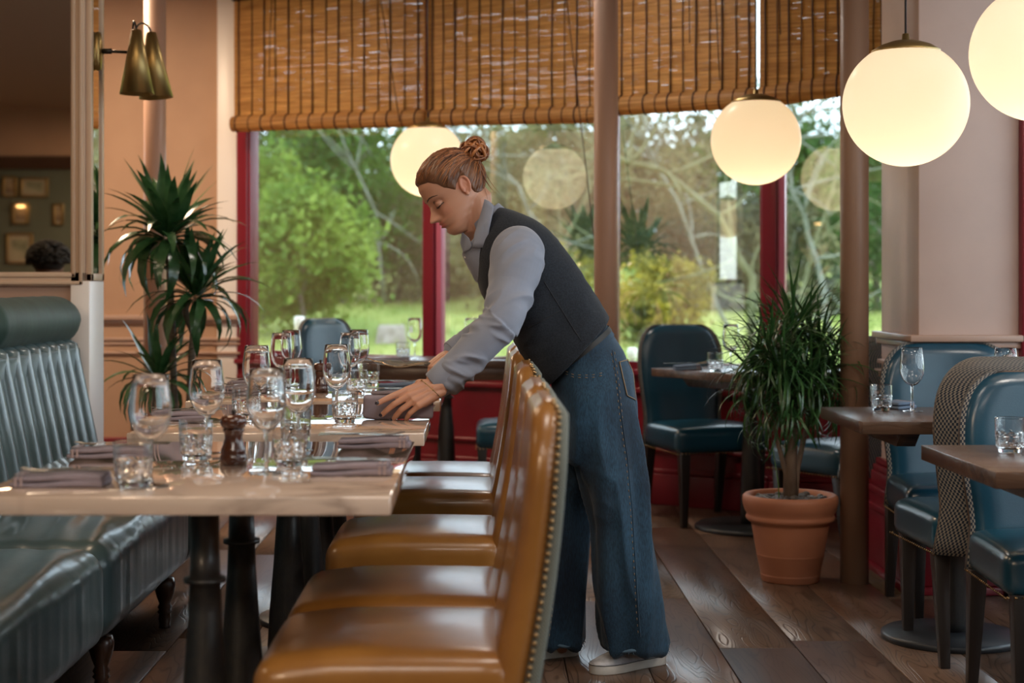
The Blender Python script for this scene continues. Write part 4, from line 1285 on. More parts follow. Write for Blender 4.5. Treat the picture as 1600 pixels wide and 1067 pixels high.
# ------------------------------------------------------------------ garden
lawn_m = mat('meadow_grass', (.13, .21, .022), .9, color2=(.30, .32, .07), nscale=.55, nstretch=(1, .35, 1), bump=.6, bscale=8, bdist=.05)
def ground_z(y): return -.12 + max(0, (y - 12)) ** 1.15 * .0335 if y > 12 else -.12
v = []; f = []
nx, ny = 60, 70
for j in range(ny + 1):
    y = 9.9 + (62 - 9.9) * (j / ny) ** 1.4
    for i in range(nx + 1):
        x = -26 + 60 * i / nx
        v.append((x, y, ground_z(y) + .05 * noise.noise(Vector((x * .5, y * .5, 0)))))
for j in range(ny):
    for i in range(nx):
        a = j * (nx + 1) + i; f.append((a, a + 1, a + nx + 2, a + nx + 1))
lawn = mesh_obj('lawn', v, f, lawn_m); struct(lawn, 'rough lawn outside the windows')
gb = MB()
gr = random.Random(9)
for k in range(9000):
    y = 11 + 24 * gr.random() ** 1.2; x = gr.uniform(-.36, .36) * y + .1
    z = ground_z(y) - .02; h = gr.uniform(.05, .16); w = .012; a = gr.uniform(0, 3.1)
    dx, dy_ = math.cos(a) * w, math.sin(a) * w
    gb.add([(x - dx, y - dy_, z), (x + dx, y + dy_, z), (x + gr.uniform(-.05, .05), y, z + h)], [(0, 1, 2)])
gob = gb.obj('grass', leafy_mat('grass_blade', (.13, .22, .02), (.34, .36, .08), .7, .4, .2, .6)); gob['kind'] = 'stuff'; gob['label'] = 'rough grass tufts on the lawn'; gob['category'] = 'grass'

LM = {'lime': leafy_mat('lime_foliage', (.10, .19, .03), (.26, .36, .07), .6, .45, .2, 1.3),
      'green': leafy_mat('mid_green_foliage', (.03, .085, .018), (.10, .19, .04), .6, .4, .2, 1.2),
      'dark': leafy_mat('dark_green_foliage', (.035, .055, .03), (.09, .115, .065), .6, .35, .2, 1.0),
      'olive': leafy_mat('olive_foliage', (.10, .11, .055), (.24, .23, .11), .65, .4, .2, 1.1),
      'yellow': leafy_mat('autumn_yellow_foliage', (.42, .33, .04), (.20, .19, .06), .6, .45, .2, 1.6)}
bark_m = mat('tree_bark', (.12, .105, .08), .9, color2=(.22, .20, .16), nscale=3, bump=.5, bscale=12)
moss_m = mat('mossy_branch', (.09, .095, .04), .9, color2=(.16, .17, .09), nscale=4)
pale_m = mat('lichen_branch', (.20, .21, .17), .9, color2=(.11, .12, .09), nscale=4)


def clump_mesh(seed, n, rx, ry, rz, leaf, hollow=.55):
    r_ = np.random.RandomState(seed)
    # leaves gather in sub-clumps
    nc = max(8, n // 90)
    d = r_.normal(size=(nc, 3)); d /= np.linalg.norm(d, axis=1)[:, None]
    cen = d * (hollow + (1 - hollow) * r_.rand(nc, 1)) * np.array([rx, ry, rz])
    idx = r_.randint(0, nc, n)
    pos = cen[idx] + r_.normal(size=(n, 3)) * np.array([rx, ry, rz]) * .17
    a = r_.normal(size=(n, 3)); a /= np.linalg.norm(a, axis=1)[:, None]
    b = np.cross(a, r_.normal(size=(n, 3))); b /= np.linalg.norm(b, axis=1)[:, None]
    s = leaf * r_.uniform(.6, 1.3, (n, 1))
    v = np.empty((n, 4, 3)); v[:, 0] = pos - a * s; v[:, 1] = pos + b * s * .5; v[:, 2] = pos + a * s; v[:, 3] = pos - b * s * .5
    return v.reshape(-1, 3), np.arange(n * 4).reshape(n, 4)

def foliage(name, seed, n, r3, leaf, matl, parent, loc=(0, 0, 0), hollow=.55):
    v, f = clump_mesh(seed, n, *r3, leaf, hollow)
    me = bpy.data.meshes.new(name); me.from_pydata(v.tolist(), [], f.tolist()); me.materials.append(matl); me.update()
    o = bpy.data.objects.new(name, me); COL.objects.link(o); o.parent = parent; o.location = loc; o['kind'] = 'stuff'
    return o

def tree(px, Y, zc, r3, matk, n, label, leaf=.07, seed=1, trunk=.12, cat='tree', group=None, tm=None, hollow=.55, name='tree'):
    x = (px - VX) / F * Y; g = ground_z(Y) - .05
    e = empty(name, (x, Y, g)); tag(e, label, cat, group)
    foliage('foliage', seed, n, r3, leaf, LM[matk], e, (0, 0, zc - g), hollow)
    tr = random.Random(seed)
    top = zc - g + r3[2] * .4
    pts = [(tr.uniform(-.1, .1) * k, tr.uniform(-.1, .1) * k, top * k / 5) for k in range(6)]
    part('trunk', [tube(pts, [trunk * (1 - .14 * k) for k in range(6)], 8)], tm or bark_m, e)
    for b in range(6):
        k = tr.uniform(.35, .85); p = Vector(pts[int(k * 5)]); a = tr.uniform(0, 6.28); L = r3[0] * tr.uniform(.6, 1.0)
        q = p + Vector((math.cos(a) * L, math.sin(a) * L * .6, L * tr.uniform(.1, .7)))
        part('branch', [tube(bez(p, (p + q) / 2 + Vector((0, 0, tr.uniform(-.3, .4))), q, 6), [trunk * .45, trunk * .4, trunk * .34, trunk * .28, trunk * .22, trunk * .16, trunk * .08], 6)], tm or bark_m, e)
    return e

def zy(py, Y): return CH - (py - HZ) / F * Y
# near bush and trees; nothing beyond this is nearer than 18 m
tree(470, 23, zy(400, 23), (1.05, 1.0, .95), 'lime', 6500, 'bright lime green bush outside the left pane', .075, 1, .05, 'bush', name='bush')
tree(415, 24.5, zy(330, 24.5), (.8, .8, 1.0), 'lime', 3500, 'lime green bush rising behind the brightest bush at the left', .07, 2, .05, 'bush', name='bush')
tree(540, 30, zy(300, 30), (1.6, 1.4, 2.0), 'green', 6500, 'mid green tree outside, between the lime bush and the lit globe', .08, 3, .12)
tree(430, 33, zy(235, 33), (1.9, 1.6, 1.7), 'dark', 4200, 'dark green tree against bright sky at the left window', .08, 4, .14, hollow=.3)
tree(620, 31, zy(400, 31), (1.5, 1.2, 1.15), 'olive', 5500, 'olive brown thicket behind the white lantern and stump', .07, 5, .08)
tree(720, 33, zy(400, 33), (1.3, 1.2, 1.4), 'green', 4500, 'green tree seen through the pane below the waitress chest', .08, 6, .1)
tree(805, 28, zy(370, 28), (1.0, 1.0, 1.2), 'olive', 4500, 'olive tree outside, just left of the middle column', .07, 7, .08)
tree(880, 30, zy(300, 30), (1.4, 1.2, 1.7), 'olive', 5500, 'olive tree crown behind the reflected lamp glow', .075, 8, .1, tm=pale_m)
tree(1030, 22, zy(470, 22), (.75, .7, .62), 'yellow', 3600, 'autumn yellow shrub outside, left of the bushy plant', .055, 9, .03, 'bush', hollow=.3, name='bush')
tree(870, 24, zy(440, 24), (.75, .7, .6), 'yellow', 1500, 'sparse yellow shrub outside between the column and the waitress', .05, 10, .03, 'bush', name='bush')
tree(1010, 31, zy(330, 31), (1.7, 1.3, 1.9), 'olive', 5500, 'olive tree beyond the pane right of the middle column', .075, 11, .1, tm=moss_m, hollow=.35)
tree(1130, 29, zy(400, 29), (1.3, 1.2, 1.3), 'dark', 4200, 'dark shrubby tree behind the globe above the plant', .07, 12, .08, tm=moss_m)
tree(1250, 28, zy(420, 28), (1.2, 1.2, 1.1), 'olive', 3600, 'thin grey-green tree seen right of the pink-lit mullion', .07, 13, .08, tm=pale_m)
tree(1370, 28, zy(350, 28), (1.2, 1.2, 1.6), 'green', 3600, 'green tree glimpsed between the right column and the pier', .07, 14, .08)
# tall wood behind everything
WOOD = ['behind the left red window frame', 'above the lime bush', 'left of the glowing globe', 'straight behind her face', 'behind her shoulder', 'under the reflected lamp glow', 'left of the middle column', 'behind the yellow shrub', 'behind the globe over the plant', 'right of the pink-lit mullion', 'behind the right column']
for k in range(11):
    px = 300 + k * 115
    kk = ('dark', 'olive', 'green')[k % 3]
    tree(px, 44 + (k % 2) * 4, 3.0 + (k % 3) * .35, (2.6, 1.8, 3.0), kk, 5200, 'tall wood tree at the far end of the lawn, ' + WOOD[k], .13, 30 + k, .18, 'tree', 'tall trees of the far wood', hollow=.25)
# crooked bare boughs in front of the wood
def bough(pts, Y, r0, label, matl, twigs=7, seed=1):
    P0 = [P(a, b, Y) for a, b in pts]; base = P0[0].copy()
    e = empty('bare_bough_tree', (base.x, base.y, ground_z(Y) - .05)); tag(e, label, 'tree')
    base = Vector(e.location); tr = random.Random(seed)
    loc = [p - base for p in P0]; loc = [Vector((loc[0].x, 0, 0))] + loc if False else loc
    # smooth the polyline
    sm = [loc[0]]
    for a, b in zip(loc[:-1], loc[1:]):
        for t in (.33, .66, 1): sm.append(a.lerp(b, t) + Vector((tr.uniform(-.03, .03), tr.uniform(-.1, .1), tr.uniform(-.03, .03))))
    r0 *= .68; n = len(sm); part('trunk', [tube(sm, [r0 * (1 - .8 * i / n) for i in range(n)], 8)], matl, e)
    for k in range(twigs):
        i = tr.randrange(1, n - 1); p = sm[i]; a = tr.uniform(-1.2, 3.6); L = tr.uniform(.5, 1.3)
        q = p + Vector((math.cos(a) * L, tr.uniform(-.3, .3), math.sin(a) * L * .8))
        part('branch', [tube(bez(p, (p + q) / 2 + Vector((tr.uniform(-.2, .2), 0, tr.uniform(-.2, .3))), q, 6), [r0 * .4 * (1 - i_ / 7) + .006 for i_ in range(7)], 6)], matl, e)
bough([(1178, 560), (1176, 430), (1120, 340), (1050, 270), (985, 250), (950, 190)], 20, .085, 'mossy crooked tree whose bough crosses the pane right of the column', moss_m, 16, 1)
bough([(1165, 545), (1120, 480), (1060, 320), (1010, 220), (1000, 150)], 25, .06, 'thin pale leaning tree behind the mossy bough', pale_m, 12, 2)
bough([(1300, 540), (1280, 400), (1240, 300), (1230, 220), (1180, 160)], 20, .06, 'pale bare tree in the pane between the pink-lit mullion and right column', pale_m, 20, 3)
bough([(1240, 520), (1262, 420), (1300, 300), (1310, 200)], 24, .06, 'mossy bare tree leaning towards the right column', moss_m, 12, 4)
bough([(840, 520), (850, 400), (810, 290), (760, 240), (735, 200)], 24, .06, 'pale bare tree whose boughs show behind the waitress hair bun', pale_m, 14, 5)
bough([(905, 520), (880, 380), (920, 300), (905, 200)], 26, .05, 'mossy bare tree close to the middle column', moss_m, 12, 6)
bough([(600, 470), (590, 330), (540, 230), (520, 180)], 26, .045, 'thin bare tree left of the glowing lamp', pale_m, 12, 7)
# weathered stump and garden lanterns
st = empty('tree_stump', (P(611, 500, 22).x, 22, ground_z(22) - .03)); tag(st, 'weathered grey tree stump on the lawn', 'stump')
v, f, uv = lathe([(0, 0), (.24, 0), (.21, .06), (.19, .22), (.18, .27), (0, .275)], 24)
v = [Vector((q.x + .02 * noise.noise(q * 9), q.y, q.z + .02 * noise.noise(q * 11 + Vector((3, 0, 0))))) for q in v]
part('stump_body', [(v, f, uv)], mat('weathered_wood', (.36, .32, .29), .9, color2=(.2, .17, .15), nscale=9, bump=.8, bscale=20), st)
def lantern(px, y0, y1, Y, w, label):
    p0 = P(px, y1, Y); p1 = P(px, y0, Y); g = ground_z(Y)
    e = empty('garden_lantern', (p0.x, Y, g)); tag(e, label, 'lantern')
    part('light_head', [lathe([(0, p0.z - g), (w, p0.z - g), (w * 1.03, p1.z - g - .01), (w * .7, p1.z - g), (0, p1.z - g)], 20)], M['white_plastic'], e)
    part('post', [tube([(0, 0, 0), (0, 0, p0.z - g)], .012, 8)], M['brass'], e)
lantern(468, 494, 519, 11.5, .037, 'small white garden light beside the blue chair in the left window')
lantern(988, 543, 561, 11.5, .034, 'small white garden light beside the waitress jeans pocket')
# ------------------------------------------------------------------ the waitress
person = empty('person', (.36, 4.74, 0))
tag(person, 'woman with auburn bun in dark waistcoat, grey shirt and wide jeans, leaning over the tables', 'person')
PB = Vector(person.location)

def remesh(shapes, vox, smooth_it=3, fac=.5):
    """fuse closed overlapping shapes into one continuous surface"""
    m = MB()
    for s in shapes: m.add(*s[:2])
    o = m.obj('tmp_shape', None, None, False); weld(o, 1e-5)
    md = o.modifiers.new('r', 'REMESH'); md.mode = 'VOXEL'; md.voxel_size = vox
    if smooth_it:
        sm = o.modifiers.new('s', 'SMOOTH'); sm.iterations = smooth_it; sm.factor = fac
    dg = bpy.context.evaluated_depsgraph_get(); dg.update()
    me = bpy.data.meshes.new_from_object(o.evaluated_get(dg))
    old = o.data; bpy.data.objects.remove(o); bpy.data.meshes.remove(old)
    return me

def body_part(name, me, matk, parent=None, cast=None):
    me.materials.clear(); me.materials.append(M[matk] if isinstance(matk, str) else matk)
    me.polygons.foreach_set('use_smooth', [True] * len(me.polygons)); me.update()
    o = bpy.data.objects.new(name, me); COL.objects.link(o)
    me.transform(Matrix.Translation(-PB)); o.parent = parent or person
    return o

def ellipsoid(c, ax, n=16):
    """ax: three semi-axis vectors"""
    c = Vector(c); A_, B_, C_ = [Vector(a) for a in ax]
    rings = []
    for i in range(1, n):
        t = math.pi * i / n
        rings.append([c + C_ * -math.cos(t) + (A_ * math.cos(q) + B_ * math.sin(q)) * math.sin(t) for q in [2 * math.pi * j / (2 * n) for j in range(2 * n)]])
    return loft(rings)

def seclofts(secs, w, n=40, p=2.3, q=None, fn=None):
    """secs: (back point, front point) world vectors in the x-z plane; w: half widths along y"""
    rings = []
    for (b, f), hw in zip(secs, w):
        c = (b + f) / 2; a = (f - b) / 2
        ring = []
        for j in range(n):
            t = 2 * math.pi * j / n; ct, st = math.cos(t), math.sin(t)
            ring.append(c + a * math.copysign(abs(ct) ** (2 / p), ct) + Vector((0, hw, 0)) * math.copysign(abs(st) ** (2 / p), st))
        rings.append(ring)
    return loft(rings)

def densify(vals, k):
    """Catmull-Rom through a list of tuples of vectors/floats"""
    out = []; n = len(vals)
    for i in range(n - 1):
        p0 = vals[max(i - 1, 0)]; p1 = vals[i]; p2 = vals[i + 1]; p3 = vals[min(i + 2, n - 1)]
        for s in range(k):
            t = s / k
            def cr(a, b, c, d): return (b * 2 + (c - a) * t + (a * 2 - b * 5 + c * 4 - d) * t * t + (b * 3 - a - c * 3 + d) * t ** 3) * .5
            out.append(tuple(cr(a, b, c, d) for a, b, c, d in zip(p0, p1, p2, p3)))
    out.append(tuple(vals[-1]))
    return out

# ---------- head, in its own frame
HO = P(717, 300, 4.72)
pitch, yaw = math.radians(33), math.radians(14)
hf = Vector((-math.cos(pitch), 0, -math.sin(pitch))); hu = Vector((-math.sin(pitch), 0, math.cos(pitch)))
# turn towards the camera about the head's up axis
rotm = Matrix.Rotation(yaw, 3, hu); hf = rotm @ hf
hl = hu.cross(hf)            # towards her left ear, which faces the camera
def H(x, y, z): return HO + hf * x + hl * y + hu * z

def interp(tab, z):
    if z <= tab[0][0]: return tab[0][1]
    for (a, u), (b, w_) in zip(tab[:-1], tab[1:]):
        if z <= b:
            t = (z - a) / (b - a); t = t * t * (3 - 2 * t) * .5 + t * .5
            return u + (w_ - u) * t
    return tab[-1][1]
XF = [(-.108, .060), (-.100, .083), (-.090, .092), (-.080, .095), (-.072, .089), (-.063, .0935), (-.052, .095), (-.042, .0925), (-.03, .091), (-.01, .090), (.005, .0925), (.022, .0995), (.035, .1015), (.06, .101), (.085, .092), (.105, .070), (.12, .044), (.1305, .004)]
XB = [(-.108, .040), (-.090, .022), (-.07, .000), (-.05, -.03), (-.03, -.062), (-.01, -.078), (.02, -.091), (.05, -.092), (.08, -.081), (.105, -.060), (.12, -.038), (.1305, .0)]
XW = [(-.108, .018), (-.098, .029), (-.085, .040), (-.07, .049), (-.05, .0565), (-.03, .062), (-.005, .0655), (.02, .069), (.05, .0725), (.075, .069), (.1, .056), (.12, .034), (.1305, .004)]
def g(a, s): return math.exp(-(a / s) ** 2)
def head_pt(t, z, off=0):
    xf, xb, w = interp(XF, z), interp(XB, z), interp(XW, z)
    xc = xb + (xf - xb) * .47
    ct, st = math.cos(t), math.sin(t)
    pw = 2.15
    y = w * math.copysign(abs(st) ** (2 / pw), st)
    x = xc + ((xf - xc) if ct > 0 else (xc - xb)) * math.copysign(abs(ct) ** (2 / pw), ct)
    if ct > 0 and off == 0:
        fr = ct ** .5
        # nose: ridge widening to the wings
        zz = [(-.046, 0), (-.042, .012), (-.036, .030), (-.030, .031), (-.02, .024), (-.005, .0145), (.008, .0075), (.02, .002), (.03, 0)]
        nh = interp(zz, z); nw = interp([(-.045, .0125), (-.036, .012), (-.025, .0095), (-.01, .0075), (.01, .0075), (.03, .01)], z)
        x += nh * 1.10 * g(y, nw)
        x += .008 * g(abs(y) - .0135, .006) * g(z + .036, .008)           # wings
        x -= .0115 * g(abs(y) - .030, .017) * g(z - .004, .0135)          # sockets
        x += .0035 * g(abs(y) - .028, .02) * g(z - .024, .008)            # brow
        x += .006 * g(abs(y) - .040, .018) * g(z + .022, .018)            # cheekbone
        x += .0105 * g(y, .021) * g(z + .0505, .0048)                     # upper lip
        x += .0110 * g(y, .018) * g(z + .0620, .0052)                     # lower lip
        x -= .0045 * g(y, .022) * g(z + .0563, .0020)                     # mouth line
        x -= .002 * g(y, .004) * g(z + .045, .004)
    if off:
        cx, cy = xc, 0
        d = Vector((x - cx, y, (z - .02) * .9)); d.normalize()
        return Vector((x, y, z)) + d * off
    return Vector((x, y, z))
rings = []
zs = [-.108 + (.2385) * (i / 120) for i in range(121)]
for z in zs: rings.append([H(*head_pt(2 * math.pi * j / 120, z)) for j in range(120)])
head = loft(rings)
sh = [head]
for s in (-1, 1):
    sh.append(ellipsoid(H(.0775, s * .0305, .001), (hf * .0135, hl * .0155, hu * .0115), 12))      # closed lids over the eyes
    ey = .0655 * s
    # ear: rim, bowl and lobe
    rim = []
    for k in range(15):
        q = math.radians(-70 + 285 * k / 14)
        rim.append(H(-.008 - math.cos(q) * .013 - .004 * math.sin(q), ey + s * (.006 + .007 * max(0, math.cos(q - .3))), .004 + math.sin(q) * .0245))
    sh.append(tube(rim, [.0035] + [.0042] * 13 + [.0035], 8, ends=True))
    sh.append(ellipsoid(H(-.010, ey + s * .006, .004), (hf * .011, hl * .0036, hu * .021), 10))
    sh.append(tube([H(-.004, ey + s * .007, .014), H(-.013, ey + s * .009, .009), H(-.014, ey + s * .009, -.004), H(-.004, ey + s * .007, -.013)], [.002, .0026, .0026, .0024], 7, ends=True))
    sh.append(ellipsoid(H(-.001, ey + s * .005, -.020), (hf * .0055, hl * .004, hu * .008), 8))
    sh.append(ellipsoid(H(.003, ey + s * .006, -.003), (hf * .004, hl * .005, hu * .007), 8))
# neck down into the shirt
nk = [H(-.018, 0, .0), H(-.030, 0, -.045), P(745, 345, 4.735), P(765, 368, 4.745), P(792, 392, 4.75)]
sh.append(tube(nk, [.050, .050, .0505, .057, .075], 28, ends=True))
sh.append(tube([H(.055, 0, -.070), H(.02, 0, -.066), P(737, 352, 4.73)], [.026, .035, .040], 20, ends=True))

# ---------- hands
def fchain(p, dirs, lens_, rad): 
    pts = [Vector(p)]
    for d, l in zip(dirs, lens_): pts.append(pts[-1] + Vector(d).normalized() * l)
    return pts, tube(pts, rad, 12, ends=True)

def hand(wrist, f, d, t, curls, thumb, spread=.06, scale=1.0, fore=None):
    """f: towards the fingers, d: back of the hand, t: thumb side. curls: three joint bends per finger, index first"""
    f, d, t = Vector(f).normalized(), Vector(d).normalized(), Vector(t).normalized()
    out = []; tips = []
    S = scale
    kn = []
    offs_ = (.030, .0105, -.009, -.027); ln = (.086, .089, .084, .077)
    for o_, l in zip(offs_, ln): kn.append(wrist + f * l * S + t * o_ * S + d * (.004 - abs(o_ - .004) * .16) * S)
    # palm: four metacarpal rods plus muscle pads, fused later
    for k, q in enumerate(kn):
        st = wrist + t * offs_[k] * .62 * S + d * .001
        out.append(tube([st, st.lerp(q, .5) + d * .002, q], [.0135 * S, .0125 * S, .0108 * S], 12, ends=True))
    out.append(ellipsoid(wrist + f * .050 * S - d * .003 * S, (f * .048 * S, t * .036 * S, d * .0135 * S), 12))
    out.append(tube([wrist + t * .018 * S + f * .008 * S - d * .004 * S, wrist + t * .037 * S + f * .042 * S - d * .008 * S], [.014 * S, .013 * S], 12, ends=True))
    out.append(tube([wrist - t * .018 * S + f * .015 * S - d * .006 * S, wrist - t * .026 * S + f * .06 * S - d * .006 * S], [.012 * S, .011 * S], 12, ends=True))
    L = ((.043, .025, .020), (.047, .029, .021), (.044, .027, .020), (.035, .020, .018))
    for k in range(4):
        a = 0; ds = []
        side = t * spread * (1.5 - k)
        for c in curls[k]:
            a += math.radians(c); ds.append((f + side) * math.cos(a) - d * math.sin(a))
        r0 = (.0092, .0092, .0088, .0078)[k] * S
        pts, tb = fchain(kn[k], ds, [x * S for x in L[k]], [r0 * 1.05, r0 * .96, r0 * .88, r0 * .76])
        out.append(tb)
        dn = Vector(ds[-1]).normalized(); nd = (d * math.cos(a) + (f + side) * math.sin(a)).normalized()
        tips.append((pts[-1], dn, nd, r0 * .76))
    # thumb from the side of the palm near its base
    tp = wrist + t * .034 * S + f * .034 * S - d * .006 * S
    pts, tb = fchain(tp, [f * thumb[0][0] + t * thumb[0][1] - d * thumb[0][2], f * thumb[1][0] + t * thumb[1][1] - d * thumb[1][2]], [.034 * S, .028 * S], [.0118 * S, .0102 * S, .0086 * S])
    out.append(tb); dn = (pts[-1] - pts[-2]).normalized(); tips.append((pts[-1], dn, (t * .8 + d * .5).normalized(), .0086 * S))
    if fore: out.append(tube([wrist + f * .012, wrist, Vector(fore).lerp(wrist, .6), Vector(fore)], [.021 * S, .0235 * S, .030, .036], 18, ends=True))
    return out, tips

# near (left) hand over the rolled napkin
wl_ = P(686, 605, 4.450)
fl_ = P(638, 625, 4.415) - wl_
dl_ = Vector((-.12, -.88, .42)); dl_ = (dl_ - fl_.normalized() * dl_.dot(fl_.normalized())).normalized()
tl_ = dl_.cross(fl_.normalized()); 
if tl_.z < 0: tl_ = -tl_
h1, tips1 = hand(wl_, fl_, dl_, tl_, ((6, 8, 5), (20, 22, 10), (30, 28, 14), (38, 32, 16)), ((.75, .25, .65), (.95, -.1, .45)), .035, 1.0, P(745, 552, 4.50))
# far (right) hand holding cutlery
wr_ = P(708, 550, 4.86)
fr_ = P(672, 574, 4.84) - wr_
dr_ = Vector((-.35, -.25, .9)); dr_ = (dr_ - fr_.normalized() * dr_.dot(fr_.normalized())).normalized()
tr_ = dr_.cross(fr_.normalized())
if tr_.y > 0: tr_ = -tr_
h2, tips2 = hand(wr_, fr_, dr_, tr_, ((32, 52, 30), (50, 62, 30), (58, 66, 30), (64, 66, 30)), ((.8, .25, .5), (.9, -.15, .55)), .02, .95, P(765, 520, 4.88))

# rest of the body, inside the clothes
bod = []
V3 = lambda px, py, Y: P(px, py, Y)
bod.append(seclofts([(V3(a, b, 4.75), V3(c, d_, 4.75)) for a, b, c, d_ in ((960, 585, 885, 640), (930, 505, 865, 575), (905, 460, 830, 530), (875, 400, 805, 490), (835, 360, 785, 450), (800, 350, 765, 410), (780, 350, 755, 385))], (.13, .115, .10, .11, .13, .12, .07), 28))
bod.append(tube([V3(812, 385, 4.62), V3(795, 450, 4.52), V3(782, 500, 4.47), V3(745, 548, 4.48), V3(700, 592, 4.48)], [.05, .042, .036, .034, .026], 16, ends=True))
bod.append(tube([V3(820, 400, 4.9), V3(800, 460, 4.96), V3(785, 500, 4.96), V3(745, 525, 4.90), V3(715, 546, 4.87)], [.05, .042, .036, .032, .025], 16, ends=True))
for s, ft in ((V3(935, 600, 4.69), [V3(955, 720, 4.68), V3(968, 830, 4.68), V3(985, 940, 4.72), V3(990, 1022, 4.755)]), (V3(925, 600, 4.83), [V3(905, 720, 4.85), V3(885, 830, 4.86), V3(872, 940, 4.88), V3(872, 1006, 4.89)])):
    bod.append(tube([s] + ft, [.085, .07, .052, .05, .038], 16, ends=True))
fd1 = Vector((-.84, -.54, 0)); fd2 = Vector((-.93, -.36, 0))
heel1 = Vector((.535, 4.80, 0)); heel2 = Vector((.285, 4.915, 0))
for h_, fd in ((heel1, fd1), (heel2, fd2)):
    bod.append(tube([h_ + fd * .03 + Vector((0, 0, .055)), h_ + fd * .12 + Vector((0, 0, .05)), h_ + fd * .20 + Vector((0, 0, .038))], [.022, .018, .012], 14, ends=True))
me = remesh(sh + h1 + h2 + bod, .0021, 3, .5)
# skin tints by place on the body
co = np.empty(len(me.vertices) * 3, dtype=np.float32); me.vertices.foreach_get('co', co); co = co.reshape(-1, 3)
rel_ = co - np.array(HO); lx = rel_ @ np.array(hf); ly = rel_ @ np.array(hl); lz = rel_ @ np.array(hu)
base = np.tile(np.array([.50, .255, .165]), (len(co), 1))
def blend(w, col):
    global base
    base = base * (1 - w[:, None]) + np.array(col) * w[:, None]
face = (lx > .06) & (np.abs(lz) < .13) & (np.abs(ly) < .09)
lip = face * np.exp(-((ly / .021) ** 4)) * (np.exp(-((lz + .0505) / .0050) ** 4) + np.exp(-((lz + .0615) / .0058) ** 4)) * (lx > .088)
blend(np.clip(lip, 0, 1) * .85, (.38, .06, .06))
blend(np.clip(face * np.exp(-((np.abs(ly) - .042) / .02) ** 2) * np.exp(-((lz + .026) / .02) ** 2), 0, 1) * .28, (.52, .16, .11))
blend(np.clip(face * np.exp(-((np.abs(ly) - .032) / .014) ** 2) * np.exp(-((lz - .006) / .009) ** 2), 0, 1) * .5, (.24, .10, .07))
blend(np.clip((np.abs(ly) > .066) * np.exp(-((lz - .004) / .03) ** 4) * (np.abs(lx) < .04) * 1.0, 0, 1) * .35, (.55, .17, .11))
ca = me.color_attributes.new('skin_tint', 'FLOAT_COLOR', 'POINT')
buf = np.ones((len(co), 4), dtype=np.float32); buf[:, :3] = base; ca.data.foreach_set('color', buf.ravel())
sk_ = mat('skin', (.5, .26, .17), .45, bump=.10, bscale=420, bdist=.0006)
nt = sk_.node_tree; at = _n(nt, 'ShaderNodeAttribute'); at.attribute_name = 'skin_tint'
nt.links.new(at.outputs['Color'], nt.nodes['Principled BSDF'].inputs['Base Color'])
nt.nodes['Principled BSDF'].inputs['Subsurface Weight'].default_value = .12
nt.nodes['Principled BSDF'].inputs['Subsurface Radius'].default_value = (.01, .004, .002)
nt.nodes['Principled BSDF'].inputs['Subsurface Scale'].default_value = .5
bvh_body = BVHTree.FromPolygons([Vector(c) for c in co.tolist()], [tuple(p.vertices) for p in me.polygons])
body = body_part('body', me, sk_)

def ploc(shapes, name, matk, parent=None, smooth=True):
    """a part given in world coordinates"""
    m = MB()
    for s in shapes: m.add(*s)
    m.v = [q - PB for q in m.v]
    return m.obj(name, M[matk] if isinstance(matk, str) else matk, parent or person, smooth)

def onface(y, z, off=.0006):
    o_ = H(.20, y, z); r_ = bvh_body.ray_cast(o_, -hf)
    return (r_[0] + r_[1] * off) if r_[0] is not None else H(.1, y, z)
M['brow'] = mat('brow_hair', (.07, .03, .015), .7)
M['lash'] = mat('lash', (.015, .01, .008), .5)
M['hair'] = mat('auburn_hair', (.085, .032, .012), .45, color2=(.15, .06, .022), nscale=22, nstretch=(1, 1, 1), bump=.15, bscale=200, spec=.6)
M['nail_polish'] = mat('dark_nail_polish', (.012, .008, .02), .15, coat=.8)
for s in (-1, 1):
    pts = [onface(s * y, z) for y, z in ((.012, .0225), (.020, .0255), (.030, .0280), (.040, .0275), (.050, .0225))]
    ploc([tube(pts, [.0013, .0022, .0024, .0019, .0008], 6)], 'eyebrow', 'brow')
    pts = [onface(s * y, z, .0008) for y, z in ((.017, -.0055), (.023, -.0075), (.031, -.0085), (.039, -.0070), (.046, -.0035))]
    ploc([tube(pts, [.0008, .0015, .0019, .0018, .0010], 6)] + [tube([p, p + hf * .006 - hu * .003 + hl * s * .002 * k], [.0005, .0002], 4) for k, p in enumerate(pts)], 'eyelashes', 'lash')
    ploc([tube([onface(s * y, z, .0002) for y, z in ((.018, .006), (.026, .0105), (.036, .0105), (.046, .005))], [.0004, .0006, .0006, .0004], 5)], 'eyelid_crease', 'brow')
nl = []
for tl in (tips1, tips2):
    for p, dn, nd, r_ in tl:
        sd = dn.cross(nd).normalized()
        nl.append(ploc([ellipsoid(p + dn * r_ * .15 + nd * r_ * .62, (dn * .0075, sd * .0058, nd * .0038), 8)], 'fingernail', 'nail_polish'))

